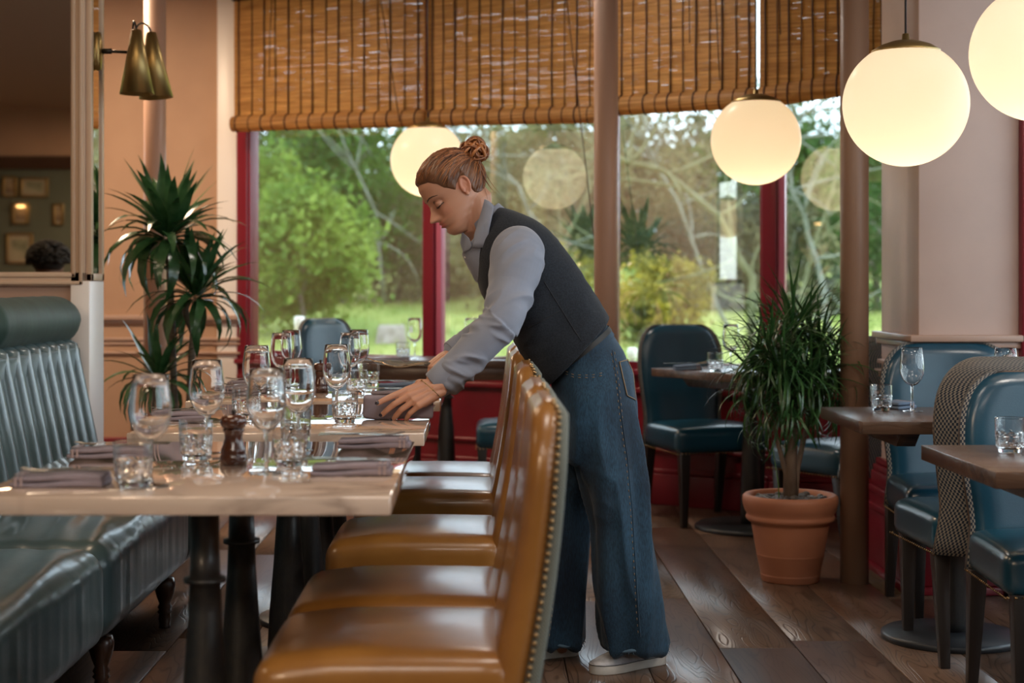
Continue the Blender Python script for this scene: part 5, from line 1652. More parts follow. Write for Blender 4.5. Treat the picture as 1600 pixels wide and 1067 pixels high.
# ---------- hair
bun = P(741, 240, 4.72) - hu * .018 + hf * .018
_r = bun - HO; bc = Vector((_r.dot(hf), 0, _r.dot(hl) * 0 + _r.dot(hu)))
def hairmask(p):
    x, y, z = p
    # hairline: high at the forehead, sweeping down past the temple and round the ear to the nape
    ay = abs(y)
    line = interp([(-.10, -.055), (-.05, -.050), (-.025, -.030), (-.012, .030), (.010, .020), (.022, .006), (.045, .026), (.062, .052), (.078, .068), (.11, .083)], x)
    line += (.012 * (1 - ay / .06) if x > .06 and ay < .06 else 0) * 0
    return (z - line)
rings = []; hz = []
for i in range(150):
    z = -.062 + (.1925) * (i / 149); ring = []
    for j in range(220):
        t = 2 * math.pi * j / 220
        p = head_pt(t, min(z, .1304), 1e-6)
        m_ = hairmask(p); k = min(1, max(-1, m_ / .008)); thick = min(1, max(0, m_ / .045)) ** .6
        rel3 = p - bc
        # strands fan out of the bun
        ax = Vector((-.75, 0, .66)); u_ = Vector((0, 1, 0)); v_ = ax.cross(u_)
        ang = math.atan2(rel3.dot(u_), rel3.dot(v_)); dist = rel3.length
        st_ = noise.noise(Vector((ang * 9, dist * 6, 0))) * .0028 + noise.noise(Vector((ang * 34, dist * 5, 3))) * .0014 + noise.noise(Vector((ang * 90, dist * 6, 9))) * .0006
        lift = .0075 if k > 0 else .0
        o2 = -.004 + (k * .5 + .5) * .0052 + thick * (.0075 + st_) + max(0, k) * st_ * .3
        ring.append(H(*head_pt(t, min(z, .1304), o2 if abs(o2) > 1e-9 else 1e-6)))
    rings.append(ring)
hv, hfc, huv = loft(rings)
hair = ploc([(hv, hfc, huv)], 'hair', 'hair')
# combed strands lying on the hair, gathered towards the bun
hb = BVHTree.FromPolygons(hv, [tuple(q) for q in hfc])
M['hair_light'] = mat('copper_hair_strands', (.42, .16, .05), .35, spec=.7)
M['hair_mid'] = mat('brown_hair_strands', (.22, .075, .024), .4, spec=.6)
M['hair_dark'] = mat('dark_hair_strands', (.05, .02, .010), .5)
hs = random.Random(4); sets = {'hair_light': [], 'hair_mid': [], 'hair_dark': []}
for k in range(1500):
    t = hs.uniform(0, 2 * math.pi); z = hs.uniform(-.055, .128)
    p = head_pt(t, z, 1e-6)
    m_ = hairmask(p)
    if m_ < .001 or m_ > .06 and hs.random() < .5: continue
    S_ = H(*p); E_ = bun - hu * .004; pts = []
    n_ = 9
    for q in range(n_):
        f_ = q / (n_ - 1) * hs.uniform(.96, 1.0); c = S_.lerp(E_, f_)
        c = c + (c - HO).normalized() * .03 * math.sin(math.pi * f_)
        r_ = hb.find_nearest(c)
        if r_[0] is None: continue
        nrm = (r_[0] - H(-.01, 0, .03)).normalized()
        pts.append(r_[0] + nrm * (.0006 + .0012 * hs.random() * math.sin(math.pi * f_)))
    if len(pts) < 4: continue
    r0_ = hs.uniform(.0004, .0010)
    key = hs.choices(('hair_light', 'hair_mid', 'hair_dark'), (.4, .4, .25))[0]
    sets[key].append(tube(pts, [r0_ * .4] + [r0_] * (len(pts) - 2) + [r0_ * .7], 4))
for key, v_ in sets.items():
    o = ploc(v_, 'hair_strands', key, hair); o['kind'] = 'stuff'
# bun of looped locks
br = random.Random(21); locks = []
for k in range(34):
    a = br.uniform(0, 6.28); b = br.uniform(-1, 1); rr_ = br.uniform(.022, .041)
    n1 = Vector((br.uniform(-1, 1), br.uniform(-1, 1), br.uniform(-1, 1))).normalized(); u1, v1 = frame_of(n1)
    c = bun + (hu * .022 - hf * .020) + n1 * br.uniform(-.012, .012)
    arc = br.uniform(3.0, 5.6); pts = []
    for q in range(16):
        w_ = a + arc * q / 15; pts.append(c + (u1 * math.cos(w_) + v1 * math.sin(w_)) * rr_ * (1 + .15 * math.sin(w_ * 2.3 + k)) + n1 * .006 * math.sin(w_ * 1.5))
    locks.append(tube(pts, [.001] + [br.uniform(.0022, .0048)] * 14 + [.001], 7))
locks.append(ellipsoid(bun + hu * .018 - hf * .016, (hf * .024, hl * .026, hu * .022), 10))
bun_o = ploc(locks[::2] + [locks[-1]], 'hair_bun', 'hair_mid'); ploc(locks[1::2], 'hair_bun_loops', 'hair_light', bun_o)
loose = []
tail0 = P(744, 250, 4.70)
for k, (e1, e2, r_) in enumerate((((757, 283), (770, 297), .0022), ((762, 285), (786, 307), .0016), ((758, 290), (762, 312), .0016), ((753, 275), (764, 290), .0028), ((750, 270), (757, 286), .0035),
                               ((768, 250), (776, 262), .0008), ((765, 240), (778, 250), .0006), ((750, 275), (752, 306), .0010), ((758, 296), (786, 308), .0009))):
    loose.append(tube(bez(tail0 + Vector((br.uniform(-.01, .01), br.uniform(-.02, .01), br.uniform(-.01, .01))), P(e1[0], e1[1], 4.69 + k * .004), P(e2[0], e2[1], 4.69), 10), [r_ * (1 - .85 * i / 10) for i in range(11)], 6))
for a_, b_, c_ in (((700, 238), (712, 232), (735, 238)), ((755, 222), (768, 226), (764, 238)), ((728, 224), (720, 215), (716, 236))):
    loose.append(tube(bez(P(*a_, 4.72), P(*b_, 4.72), P(*c_, 4.72), 8), .0006, 5))
ploc(loose, 'loose_hair', 'hair_mid')

# ---------- clothes
M['shirt'] = mat('grey_blue_shirt_cotton', (.23, .255, .325), .75, color2=(.21, .235, .30), nscale=12, bump=.12, bscale=500, sheen=.2)
M['vest'] = mat('charcoal_wool_waistcoat', (.007, .010, .016), .95, color2=(.014, .019, .028), nscale=220, bump=.4, bscale=380, sheen=.05, detail=1)
M['vest_back'] = mat('waistcoat_edge', (.012, .014, .019), .7)
def denim():
    m = mat('dark_blue_denim', (.003, .014, .032), .85, color2=(.018, .060, .108), nscale=7, nstretch=(1, 1, .35), bump=.35, bscale=480, sheen=.1)
    nt = m.node_tree; b = nt.nodes['Principled BSDF']
    src = b.inputs['Base Color'].links[0].from_socket
    tcn = _n(nt, 'ShaderNodeTexCoord'); mp = _n(nt, 'ShaderNodeMapping'); mp.inputs['Scale'].default_value = (420, 420, 60)
    no = _n(nt, 'ShaderNodeTexNoise'); no.inputs['Scale'].default_value = 1; no.inputs['Detail'].default_value = 1
    nt.links.new(tcn.outputs['Object'], mp.inputs[0]); nt.links.new(mp.outputs[0], no.inputs['Vector'])
    rp = _n(nt, 'ShaderNodeValToRGB'); rp.color_ramp.elements[0].position = .35; rp.color_ramp.elements[0].color = (.55, .55, .55, 1)
    rp.color_ramp.elements[1].position = .65; rp.color_ramp.elements[1].color = (1.3, 1.3, 1.3, 1)
    mx = _n(nt, 'ShaderNodeMixRGB', blend_type='MULTIPLY'); mx.inputs[0].default_value = .8
    nt.links.new(no.outputs['Fac'], rp.inputs[0]); nt.links.new(src, mx.inputs[1]); nt.links.new(rp.outputs[0], mx.inputs[2]); nt.links.new(mx.outputs[0], b.inputs['Base Color'])
    return m
M['denim'] = denim()
M['stitch'] = mat('tan_stitching', (.25, .17, .10), .8)
M['denim_worn'] = mat('worn_denim_edge', (.10, .17, .24), .85)
M['belt'] = mat('dark_leather_belt', (.010, .009, .009), .6)
M['canvas'] = mat('pale_grey_canvas', (.60, .60, .62), .8, color2=(.30, .30, .33), nscale=20, bump=.2, bscale=200)
M['rubber_white'] = mat('white_shoe_rubber', (.62, .60, .56), .5, color2=(.5, .47, .42), nscale=14)

def wrinkle(me, fn):
    n = len(me.vertices)
    co = np.empty(n * 3, dtype=np.float32); no_ = np.empty(n * 3, dtype=np.float32)
    me.vertices.foreach_get('co', co); me.vertices.foreach_get('normal', no_)
    co = co.reshape(-1, 3); no_ = no_.reshape(-1, 3)
    for i in range(n):
        d = fn(Vector(co[i].tolist()))
        if d: co[i] += no_[i] * d
    me.vertices.foreach_set('co', co.ravel()); me.update()

def folds(p, axis, sc_along, sc_across, amp, seed=0):
    """creases that run across an axis: noise squeezed along it"""
    a = axis; q = a * (p.dot(a) * sc_along) + (p - a * p.dot(a)) * sc_across + Vector((seed, seed * 2, seed * 3))
    n = noise.noise(q); n2 = noise.noise(q * 2.1 + Vector((5, 5, 5)))
    mk = min(1, max(0, .5 + 1.6 * noise.noise(p * 11 + Vector((seed, 7, seed)))))
    return amp * mk * ((1 - abs(n) * 3.2) * .85 + n2 * .25)

def bvh_of(me): return BVHTree.FromPolygons([v.co.copy() for v in me.vertices], [tuple(p.vertices) for p in me.polygons])
CAM = Vector((0, 0, CH))
def snap(bvh, px, py, off=.001):
    d = (P(px, py, 1) - CAM).normalized(); r_ = bvh.ray_cast(CAM, d)
    return (r_[0] + r_[1] * off) if r_[0] is not None else None
def seam(bvh, pts, off=.0012):
    out = []
    for a, b in zip(pts[:-1], pts[1:]):
        k = max(2, int(math.hypot(b[0] - a[0], b[1] - a[1]) / 5))
        for i in range(k):
            q = snap(bvh, a[0] + (b[0] - a[0]) * i / k, a[1] + (b[1] - a[1]) * i / k, off)
            if q is not None and (not out or (q - out[-1]).length < .25): out.append(q)
    return out

# waistcoat
vs = [((952, 496), (850, 606), .162, 4.755), ((940, 477), (830, 580), .148, 4.755), ((926, 455), (812, 547), .135, 4.75), ((898, 410), (790, 508), .143, 4.75), ((866, 368), (757, 468), .160, 4.75),
      ((838, 345), (745, 432), .158, 4.745), ((806, 330), (742, 395), .122, 4.745), ((780, 323), (750, 366), .080, 4.74)]
vals = densify([(P(a[0], a[1], Y), P(b[0], b[1], Y), w_) for a, b, w_, Y in vs], 5)
shp = seclofts([(a, b) for a, b, _ in vals], [w_ for _, _, w_ in vals], 48, 2.4)
me = remesh([shp], .0042, 3, .5)
ax_t = (P(770, 345, 4.75) - P(905, 540, 4.75)).normalized()
def vw(p):
    s = (p - P(905, 540, 4.75)).dot(ax_t)
    near_waist = g(s - .06, .09)
    return folds(p, ax_t, 20, 6, .0055 * near_waist + .0014, 1) + .0015 * noise.noise(p * 9)
wrinkle(me, vw); vbvh = bvh_of(me)
vest = body_part('waistcoat', me, 'vest')
s1 = seam(vbvh, [(850, 440), (875, 480), (900, 520), (912, 538)]); s2 = seam(vbvh, [(826, 512), (850, 500), (880, 482)])
ploc([tube(s, .0011, 5) for s in (s1, s2) if len(s) > 2], 'waistcoat_seam', 'vest_back', vest)

# shirt body at the neck, sleeves, cuffs
sv = densify([(P(870, 430, 4.75), P(800, 500, 4.75), .10), (P(845, 375, 4.745), P(762, 462, 4.745), .11), (P(812, 342, 4.74), P(738, 430, 4.74), .105), (P(786, 326, 4.735), P(722, 398, 4.735), .085), (P(776, 322, 4.735), P(729, 392, 4.735), .070)], 4)
shs = seclofts([(a, b) for a, b, _ in sv], [w_ for _, _, w_ in sv], 36, 2.2)
cap = [(818, 380, 4.66, .050), (812, 388, 4.62, .070), (809, 398, 4.585, .0785), (806, 420, 4.555, .0755), (800, 450, 4.53, .067), (793, 478, 4.50, .060), (783, 503, 4.48, .056), (762, 526, 4.475, .0535), (738, 551, 4.475, .051), (712, 576, 4.475, .0475), (700, 588, 4.475, .0455)]
cv = densify([(P(a, b, Y), r_) for a, b, Y, r_ in cap], 3)
slv = tube([c for c, _ in cv], [r_ for _, r_ in cv], 36, ends=True)
me = remesh([shs, slv], .0034, 2, .5)
el = P(783, 503, 4.48); shd = P(812, 392, 4.575); wrp = P(700, 588, 4.475)
ua = (el - shd).normalized(); fa = (wrp - el).normalized()
def sw(p):
    if (p - P(735, 380, 4.70)).length < .07: return .001 * noise.noise(p * 30)
    tU = (p - shd).dot(ua); dE = (p - el).length
    tF = (p - el).dot(fa)
    k = .0022
    a = fa if tF > 0 else ua
    amp = .0044 + .0085 * g(dE, .085) + .007 * max(0, min(1, tF / .12)) * (1 if tF > 0 else 0)
    if tF > 0: ax2 = (fa + Vector((.5, 0, .25))).normalized(); return folds(p, ax2, 34, 10, amp * 1.3, 3)
    ax2 = (ua + Vector((.75, 0, .35))).normalized()
    return folds(p, ax2, 24, 6, amp * 1.1, 7)
wrinkle(me, sw); sbvh = bvh_of(me)
shirt = body_part('shirt', me, 'shirt')
def cuff(c0, c1, r0, r1, Y0, Y1, name):
    a = P(*c0, Y0); b = P(*c1, Y1); d = (b - a).normalized(); u_, w_ = frame_of(d)
    rings = []
    for t, rr_ in ((0, r0), (.04, r0 + .002), (.96, r1 + .002), (1, r1), (.96, r1 - .003), (.3, r0 - .004)):
        rings.append([a.lerp(b, t) + (u_ * math.cos(q) + w_ * math.sin(q)) * rr_ for q in np.linspace(0, 2 * math.pi, 33)[:-1]])
    return ploc([loft(rings, False)], name, 'shirt', shirt)
cuff((709, 579), (679, 603), .047, .040, 4.475, 4.472, 'cuff')
# far sleeve
fs = densify([(P(840, 400, 4.88), .06), (P(812, 440, 4.93), .062), (P(800, 480, 4.95), .056), (P(782, 503, 4.95), .052), (P(752, 522, 4.92), .047), (P(726, 538, 4.885), .040), (P(712, 547, 4.87), .037)], 3)
me = remesh([tube([c for c, _ in fs], [r_ for _, r_ in fs], 30, ends=True)], .004, 2, .5)
wrinkle(me, lambda p: folds(p, Vector((-.8, 0, -.5)).normalized(), 34, 8, .0035, 11))
body_part('far_sleeve', me, 'shirt', shirt)
cuff((722, 541), (704, 552), .040, .035, 4.88, 4.865, 'cuff')
# collar: stand, two leaves
axn = (P(772, 352, 4.74) - P(741, 330, 4.735)).normalized()
def slab(pts, th=.0035):
    """flat cloth leaf from an outline, thickened"""
    n = len(pts); nrm = (pts[1] - pts[0]).cross(pts[-1] - pts[0]).normalized()
    if nrm.y > 0: nrm = -nrm
    v = [p for p in pts] + [p - nrm * th for p in pts]
    f = [tuple(range(n)), tuple(reversed(range(n, 2 * n)))] + [(i, (i + 1) % n, n + (i + 1) % n, n + i) for i in range(n)]
    return v, f, None
near = [P(757, 311, 4.668), P(764, 314, 4.658), P(772, 321, 4.652), P(769, 338, 4.642), P(765, 356, 4.636), P(760, 386, 4.640), P(750, 387, 4.642), P(738, 386, 4.650), P(741, 366, 4.655), P(746, 350, 4.660), P(752, 330, 4.664)]
far = [P(722, 362, 4.70), P(733, 372, 4.665), P(738, 384, 4.655), P(733, 391, 4.668), P(724, 395, 4.69), P(719, 380, 4.71)]
def shell(pts, th=.004, sub=5):
    c = sum(pts, Vector()) / len(pts); n = len(pts); v = []; f = []
    dirn = (CAM - c).normalized()
    for r_ in range(sub + 1):
        t = r_ / sub
        for p in pts:
            q = c.lerp(p, t) + dirn * (.004 + .008 * (1 - t * t)); v.append(q)
    m_ = len(v)
    for r_ in range(sub):
        for i in range(n): f.append((r_ * n + i, (r_ + 1) * n + i, (r_ + 1) * n + (i + 1) % n, r_ * n + (i + 1) % n))
    v2 = [p - dirn * th for p in v]; f2 = [tuple(reversed([i + m_ for i in q])) for q in f]
    rim = [(sub * n + i, m_ + sub * n + i, m_ + sub * n + (i + 1) % n, sub * n + (i + 1) % n) for i in range(n)]
    return v + v2, f + f2 + rim, None
ploc([shell(near)], 'collar', 'shirt', shirt); ploc([shell(far)], 'collar', 'shirt', shirt)
st0 = P(752, 334, 4.735); st1 = P(764, 348, 4.735); rings = []
dcol = (st1 - st0).normalized(); u_, w_ = frame_of(dcol)
for t, rr_ in ((.25, .058), (.3, .0605), (.8, .063), (1.4, .067)):
    rings.append([st0.lerp(st1, t) + (u_ * math.cos(q) + w_ * math.sin(q)) * rr_ for q in np.linspace(0, 2 * math.pi, 41)[:-1]])
ploc([loft(rings, False)], 'collar_stand', 'shirt', shirt)
plk = seam(sbvh, [(722, 395), (728, 410), (738, 432), (742, 445)])
for a, b in ((727, 402), (736, 424)):
    q = snap(sbvh, a, b, .001)
    if q is not None: ploc([ellipsoid(q, ((0.0035, 0, 0), (0, .0015, 0), (0, 0, .0035)), 6)], 'button', 'rubber_white', shirt)

# jeans: waist, seat and two wide legs fused into one cloth
def ring_xy(c, hx, hy, n=36, p=2.4): 
    return [c + Vector((hx * math.copysign(abs(math.cos(t)) ** (2 / p), math.cos(t)), hy * math.copysign(abs(math.sin(t)) ** (2 / p), math.sin(t)), 0)) for t in np.linspace(0, 2 * math.pi, n + 1)[:-1]]
hip = seclofts([(P(a[0], a[1], 4.755), P(b[0], b[1], 4.755)) for a, b in (((986, 690), (884, 720)), ((992, 630), (872, 668)), ((990, 590), (868, 632)), ((974, 548), (862, 600)), ((952, 516), (866, 582)))], (.15, .168, .168, .150, .132), 44, 2.3)
def leg(tab, Y):
    v = densify([(P(c, y, yy), hx, hy) for y, c, hx, hy, yy in tab], 4)
    return loft([ring_xy(c, hx, hy) for c, hx, hy in v])
nearleg = leg([(600, 932, .095, .090, 4.69), (640, 938, .105, .094, 4.685), (700, 950, .097, .092, 4.68), (760, 962, .088, .088, 4.675), (820, 972, .080, .086, 4.675), (870, 976, .086, .092, 4.685), (920, 979, .094, .10, 4.70), (970, 986, .091, .105, 4.715), (1008, 995, .0865, .107, 4.73)], 4.7)
farleg = leg([(600, 925, .09, .085, 4.83), (650, 912, .10, .09, 4.84), (710, 893, .085, .088, 4.85), (780, 878, .080, .086, 4.855), (850, 871, .083, .09, 4.86), (920, 867, .086, .098, 4.87), (970, 868, .083, .10, 4.88), (1000, 871, .075, .10, 4.885)], 4.85)
me = remesh([hip, nearleg, farleg], .0048, 4, .5)
def jw(p):
    z = p.z
    if z > .86: return folds(p, Vector((.2, 0, 1)).normalized(), 16, 7, .0025, 2)
    k = min(1, (.86 - z) / .2)
    # long soft folds running down the legs, denser near the hem
    q = Vector((p.x * 11, p.y * 11, z * 1.6)); n = noise.noise(q); n2 = noise.noise(Vector((p.x * 24, p.y * 24, z * 3.2)) + Vector((4, 1, 2)))
    low = max(0, (.35 - z) / .35)
    kn = g(z - .52, .12)
    return k * ((1 - abs(n) * 2.4) * .018 + n2 * .008 * (1 + low)) + kn * folds(p, Vector((0.3, 0, 1)).normalized(), 14, 5, .004, 8)
wrinkle(me, jw); jb = bvh_of(me)
jeans = body_part('jeans', me, 'denim')
st_ = []
for pts in ([(955, 552), (962, 590), (968, 650), (978, 720), (985, 800), (990, 880), (994, 950), (998, 1000)], [(960, 550), (967, 600), (973, 660)],
            [(878, 566), (884, 580), (898, 586), (925, 586), (953, 580)], [(878, 571), (884, 584), (898, 590), (925, 590), (953, 584)],
            [(970, 566), (976, 590), (985, 618), (995, 628)], [(866, 720), (870, 800), (868, 880), (862, 960), (858, 1000)]):
    q = seam(jb, pts, .0012)
    if len(q) > 3:
        for i in range(0, len(q) - 1, 2): st_.append(tube([q[i], q[i].lerp(q[i + 1], .75)], .0010, 4))
so = ploc(st_, 'stitching', 'stitch', jeans); so['kind'] = 'stuff'
# raised seams, waistband, belt loop, back pocket
ploc([tube(s, .0022, 6) for s in [seam(jb, p, .0003) for p in ([(957, 548), (965, 600), (971, 650), (981, 720), (988, 800), (993, 880), (997, 950), (1001, 1000)],)] if len(s) > 3], 'side_seam', 'denim', jeans)
wb = []
for t, o_ in ((-.022, .001), (-.020, .0045), (.014, .0045), (.016, .0)):
    b = P(951, 515, 4.755); f_ = P(865, 583, 4.755); dd = (f_ - b).normalized(); nn = Vector((dd.z, 0, -dd.x)); nn = nn if nn.z > 0 else -nn
    c = (b + f_) / 2 + nn * t; a = (f_ - b) / 2 * 1.0; ring = []
    for q in np.linspace(0, 2 * math.pi, 49)[:-1]:
        ct, s__ = math.cos(q), math.sin(q)
        ring.append(c + (a + dd * o_) * math.copysign(abs(ct) ** (2 / 2.3), ct) + Vector((0, .134 + o_, 0)) * math.copysign(abs(s__) ** (2 / 2.3), s__))
    wb.append(ring)
ploc([loft(wb, False)], 'waistband', 'denim', jeans)
ploc([loft([[a_.lerp(b_, .45) + (a_ - (P(908, 549, 4.755))).normalized() * .003 for a_, b_ in zip(wb[1], wb[2])], [a_.lerp(b_, .9) + (a_ - (P(908, 549, 4.755))).normalized() * .003 for a_, b_ in zip(wb[1], wb[2])]], False)], 'belt', 'belt', jeans)
for a, b in ((934, 528), (952, 538)):
    pass
pk = []; pr_ = [(974, 562), (997, 556), (1002, 600), (992, 628), (984, 618)]
grid = []
for i in range(9):
    row = []
    for j in range(7):
        u0 = j / 6; v0 = i / 8
        l_ = (967 + 12 * v0, 566 + 52 * v0); r_ = (986 + 6 * v0, 561 + 64 * v0)
        q = None; bk = 0
        while q is None and bk < 20:
            q = snap(jb, l_[0] + (r_[0] - l_[0]) * u0 - bk, l_[1] + (r_[1] - l_[1]) * u0, .003); bk += 1
        row.append(q)
    grid.append(row)
if all(q is not None for r_ in grid for q in r_):
    v = [q for r_ in grid for q in r_]; f = [(i * 7 + j, i * 7 + j + 1, (i + 1) * 7 + j + 1, (i + 1) * 7 + j) for i in range(8) for j in range(6)]
    ploc([(v, f, None)], 'back_pocket', 'denim', jeans)
    rim_ = [grid[i][0] for i in range(9)] + [grid[8][j] for j in range(1, 7)] + [grid[i][6] for i in range(7, -1, -1)] + [grid[0][j] for j in range(5, -1, -1)]
    ploc([tube(rim_, .0016, 5)], 'pocket_hem', 'stitch', jeans)
# frayed turned-up hems
for (y0, c0, hx, hy, Y) in ((1008, 995, .0875, .108, 4.73), (1000, 871, .076, .101, 4.885)):
    c = P(c0, y0, Y); rg = ring_xy(c, hx, hy, 60)
    dz = lambda k: .003 * math.sin(k * .9)
    path = [q + Vector((0, 0, dz(k) + .006)) for k, q in enumerate(rg)]; path.append(path[0])
    h_ = ploc([tube(path, .0055, 7)], 'hem', 'denim_worn', jeans)
    fr = []; hr = random.Random(2)
    for k in range(240):
        q = path[hr.randrange(60)].lerp(path[hr.randrange(60)], 0) ; fr.append(tube([q, q + Vector((hr.uniform(-.012, .012), hr.uniform(-.008, .008), -hr.uniform(.006, .018)))], .0005, 3))
    fo = ploc(fr, 'frayed_threads', 'denim_worn', jeans); fo['kind'] = 'stuff'

# shoes
def shoe(heel, fd):
    sd = Vector((-fd.y, fd.x, 0)); L = .262
    sh_ = empty('shoe', (0, 0, 0)); sh_.parent = person
    def outline(s): return [(0, .022), (.02, .031), (.07, .033), (.12, .036), (.17, .045), (.21, .045), (.24, .036), (.258, .018), (.262, .004)]
    prof = outline(0)
    def pt(x, y, z): return heel + fd * x + sd * y + Vector((0, 0, z))
    def rim(scale, z, inset=0): 
        pts = [pt(x, -w_ * scale, z) for x, w_ in prof] + [pt(x, w_ * scale, z) for x, w_ in reversed(prof)]
        return pts
    sole = [rim(.96, 0.0005), rim(1.0, .003), rim(1.0, .026), rim(.97, .028)]
    ploc([loft(sole)], 'sole', 'rubber_white', sh_)
    ploc([tube(rim(1.005, .0275) + [rim(1.005, .0275)[0]], .0013, 5)], 'sole_stripe', 'rubber', sh_)
    hgt = [.075, .08, .078, .072, .060, .048, .038, .032, .029]
    rings = []
    for (x, w_), h_ in zip(prof, hgt):
        x2 = min(x, .255)
        rings.append([pt(x2, w_ * .95 * math.cos(q), .024 + (h_ - .024) * max(0, math.sin(q)) ** .8) for q in np.linspace(0, math.pi, 17)] + [pt(x2, -w_ * .5, .022), pt(x2, w_ * .5, .022)])
    up = ploc([loft(rings)], 'upper', 'canvas', sh_)
    return sh_
shoe(heel1, fd1); shoe(heel2, fd2)

# bracelet and the cutlery in her far hand
ba = P(674, 608, 4.447); bd = (P(636, 626, 4.46) - P(690, 601, 4.47)).normalized(); u_, w_ = frame_of((bd + Vector((.3, 0, -.25))).normalized())
bp_ = [ba + (u_ * math.cos(q) + w_ * math.sin(q)) * .037 for q in np.linspace(0, 2 * math.pi, 33)]
ploc([tube(bp_, .0012, 5)] + [ellipsoid(bp_[k], ((.0025, 0, 0), (0, .0025, 0), (0, 0, .0025)), 6) for k in range(0, 32, 4)], 'bracelet', 'brass')
hc = empty('held_fork', P(664, 572, 4.80)); tag(hc, 'warm steel fork held out in her far hand', 'fork')
pts = bez(P(668, 570, 4.80), P(645, 566, 4.79), P(628, 582, 4.77), 8, P(596, 566, 4.75))
ring = []
for i, p in enumerate(pts):
    w_ = .0035 + .003 * (i / 8) ** 2; t_ = .0018
    ring.append([p + Vector((0, -w_, -t_)), p + Vector((0, w_, -t_)), p + Vector((0, w_, t_)), p + Vector((0, -w_, t_))])
m = MB(); m.add(*loft(ring)); m.v = [q - Vector(hc.location) for q in m.v]; m.obj('handle', M['gold_steel'], hc, True)
e_ = pts[-1]
for k in range(4):
    m = MB(); m.add(*tube([e_ + Vector((.004, -.0075 + k * .005, 0)), e_ + Vector((-.02, -.0085 + k * .0057, .004)), e_ + Vector((-.042, -.0085 + k * .0057, .012))], [.0016, .0014, .0006], 5)); m.v = [q - Vector(hc.location) for q in m.v]; m.obj('tine', M['gold_steel'], hc, True)
hk = empty('held_knife', P(660, 569, 4.82)); tag(hk, 'table knife held level behind the fork in her far hand', 'knife')
m = MB(); rings = []
for (px, py), w_, t_ in (((672, 569), .006, .003), ((640, 568), .006, .003), ((634, 568), .003, .002), ((628, 568), .008, .001), ((596, 566), .008, .0008), ((584, 565), .001, .0006)):
    p = P(px, py, 4.83); rings.append([p + Vector((0, -.001 - t_ / 2, -w_)), p + Vector((0, t_, -w_)), p + Vector((0, t_, w_)), p + Vector((0, -.001 - t_ / 2, w_))])
m.add(*loft(rings)); m.v = [q - Vector(hk.location) for q in m.v]; m.obj('blade', M['steel'], hk, False)

# seated guest whose dark curly head shows in the mirror
gx, gy = -2.46, 3.4
guest = empty('person', (gx, gy, 0), math.pi); tag(guest, 'seated guest with dark curly hair, seen only in the mirror', 'person')
gs = []
gv = lambda x, y, z: Vector((gx + x, gy + y, z))
gs.append(ellipsoid(gv(0, 0, 1.24), (Vector((.072, 0, 0)), Vector((0, .09, 0)), Vector((0, 0, .115))), 16))
gs.append(ellipsoid(gv(0, .088, 1.225), (Vector((.012, 0, 0)), Vector((0, .018, 0)), Vector((0, 0, .02))), 8))
for s in (-1, 1):
    gs.append(ellipsoid(gv(s * .075, 0, 1.235), (Vector((.008, 0, 0)), Vector((0, .016, 0)), Vector((0, 0, .03))), 8))
gs.append(tube([gv(0, -.01, 1.2), gv(0, -.02, 1.08)], [.055, .06], 16, ends=True))
gs.append(tube([gv(0, -.02, 1.04), gv(0, -.04, .85), gv(0, -.04, .62), gv(0, -.02, .5)], [.13, .16, .15, .15], 20, ends=True))
gs.append(tube([gv(-.19, -.02, .98), gv(.19, -.02, .98)], [.06, .06], 14, ends=True))
for s in (-1, 1):
    gs.append(tube([gv(s * .2, -.02, .98), gv(s * .24, .02, .75), gv(s * .12, .26, .72)], [.055, .045, .032], 12, ends=True))
    for k in range(4): gs.append(tube([gv(s * .12 - s * .02 * (k - 1.5), .27, .72), gv(s * .10 - s * .02 * (k - 1.5), .33, .715)], [.009, .008], 8, ends=True))
    gs.append(tube([gv(s * .12 - s * .03, .26, .73), gv(s * .06, .29, .73)], [.010, .009], 8, ends=True))
    gs.append(tube([gv(s * .1, 0, .52), gv(s * .12, .42, .52), gv(s * .12, .44, .08)], [.085, .065, .045], 14, ends=True))
    gs.append(tube([gv(s * .12, .40, .05), gv(s * .12, .60, .04)], [.04, .035], 12, ends=True))
me = remesh(gs, .009, 3, .5); me.materials.clear(); me.materials.append(mat('guest_skin', (.20, .10, .06), .5)); me.polygons.foreach_set('use_smooth', [True] * len(me.polygons))
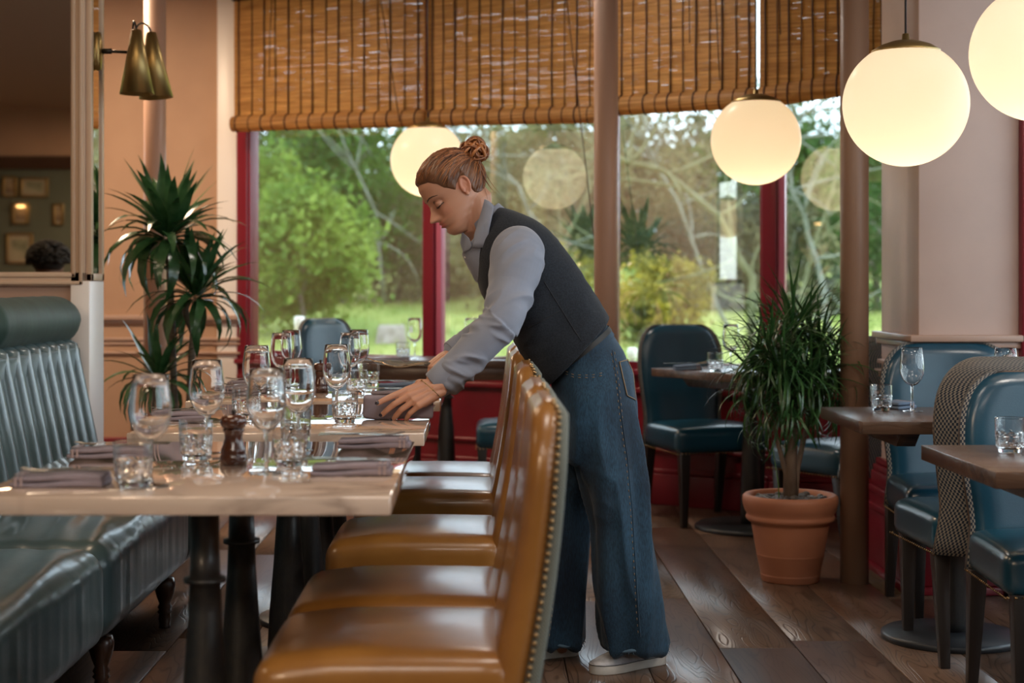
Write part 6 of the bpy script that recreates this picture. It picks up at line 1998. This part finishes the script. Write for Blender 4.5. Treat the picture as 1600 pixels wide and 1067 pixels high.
me.transform(Matrix.Translation((-gx, -gy, 0))); go = bpy.data.objects.new('body', me); COL.objects.link(go); go.parent = guest
cm = MB(); cr = random.Random(8)
for k in range(420):
    a = cr.uniform(0, 6.28); z = cr.uniform(-.35, 1); r_ = math.sqrt(max(0, 1 - z * z))
    d = Vector((r_ * math.cos(a), r_ * math.sin(a), z)); 
    if d.y > .55 and d.z < .45: continue
    p = Vector((d.x * .112, d.y * .118 - .02, 1.285 + d.z * .095)); cm.add(*tube([p + Vector((math.cos(q) * .014, math.sin(q) * .014, q * .002)) for q in np.linspace(0, 5, 7)], .006, 4))
cm.add(*[x if i != 0 else [q for q in x] for i, x in enumerate(ellipsoid((0, -.02, 1.285), (Vector((.10, 0, 0)), Vector((0, .10, 0)), Vector((0, 0, .088))), 12))])
cm.obj('curly_hair', mat('black_curly_hair', (.012, .010, .010), .6), guest, True)
js = MB()
for q in (tube([(0, -.02, 1.08), (0, -.03, 1.0), (0, -.04, .85), (0, -.04, .60)], [.075, .15, .185, .175], 22), tube([(-.2, -.02, .98), (.2, -.02, .98)], [.075, .075], 14, ends=True),
          tube([(-.2, -.02, .98), (-.24, .02, .75), (-.15, .2, .725)], [.07, .06, .045], 12, ends=True), tube([(.2, -.02, .98), (.24, .02, .75), (.15, .2, .725)], [.07, .06, .045], 12, ends=True)): js.add(*q)
js.obj('sweater', mat('dark_sweater', (.04, .05, .06), .9), guest, True)
tr_m = MB()
for s in (-1, 1): tr_m.add(*tube([(s * .1, -.05, .53), (s * .12, .43, .53), (s * .12, .45, .10)], [.11, .085, .07], 14, ends=True))
tr_m.obj('trousers', M['belt'], guest, True)
# the bench that carries the guest, on the other side of the low screen
gbn = empty('bench', (gx, gy - .02, 0)); tag(gbn, 'dark upholstered bench under the seated guest, behind the low screen', 'bench')
v, f = rbox((0, 0, .36), (.5, .24, .075), .03, 8); part('seat', [(v, f)], M['banq_leather'], gbn, wld=True)
for sx in (-.42, .42):
    for sy in (-.18, .18): MB().box(sx - .02, sx + .02, sy - .02, sy + .02, 0, .3).obj('leg', M['black_wood'], gbn)
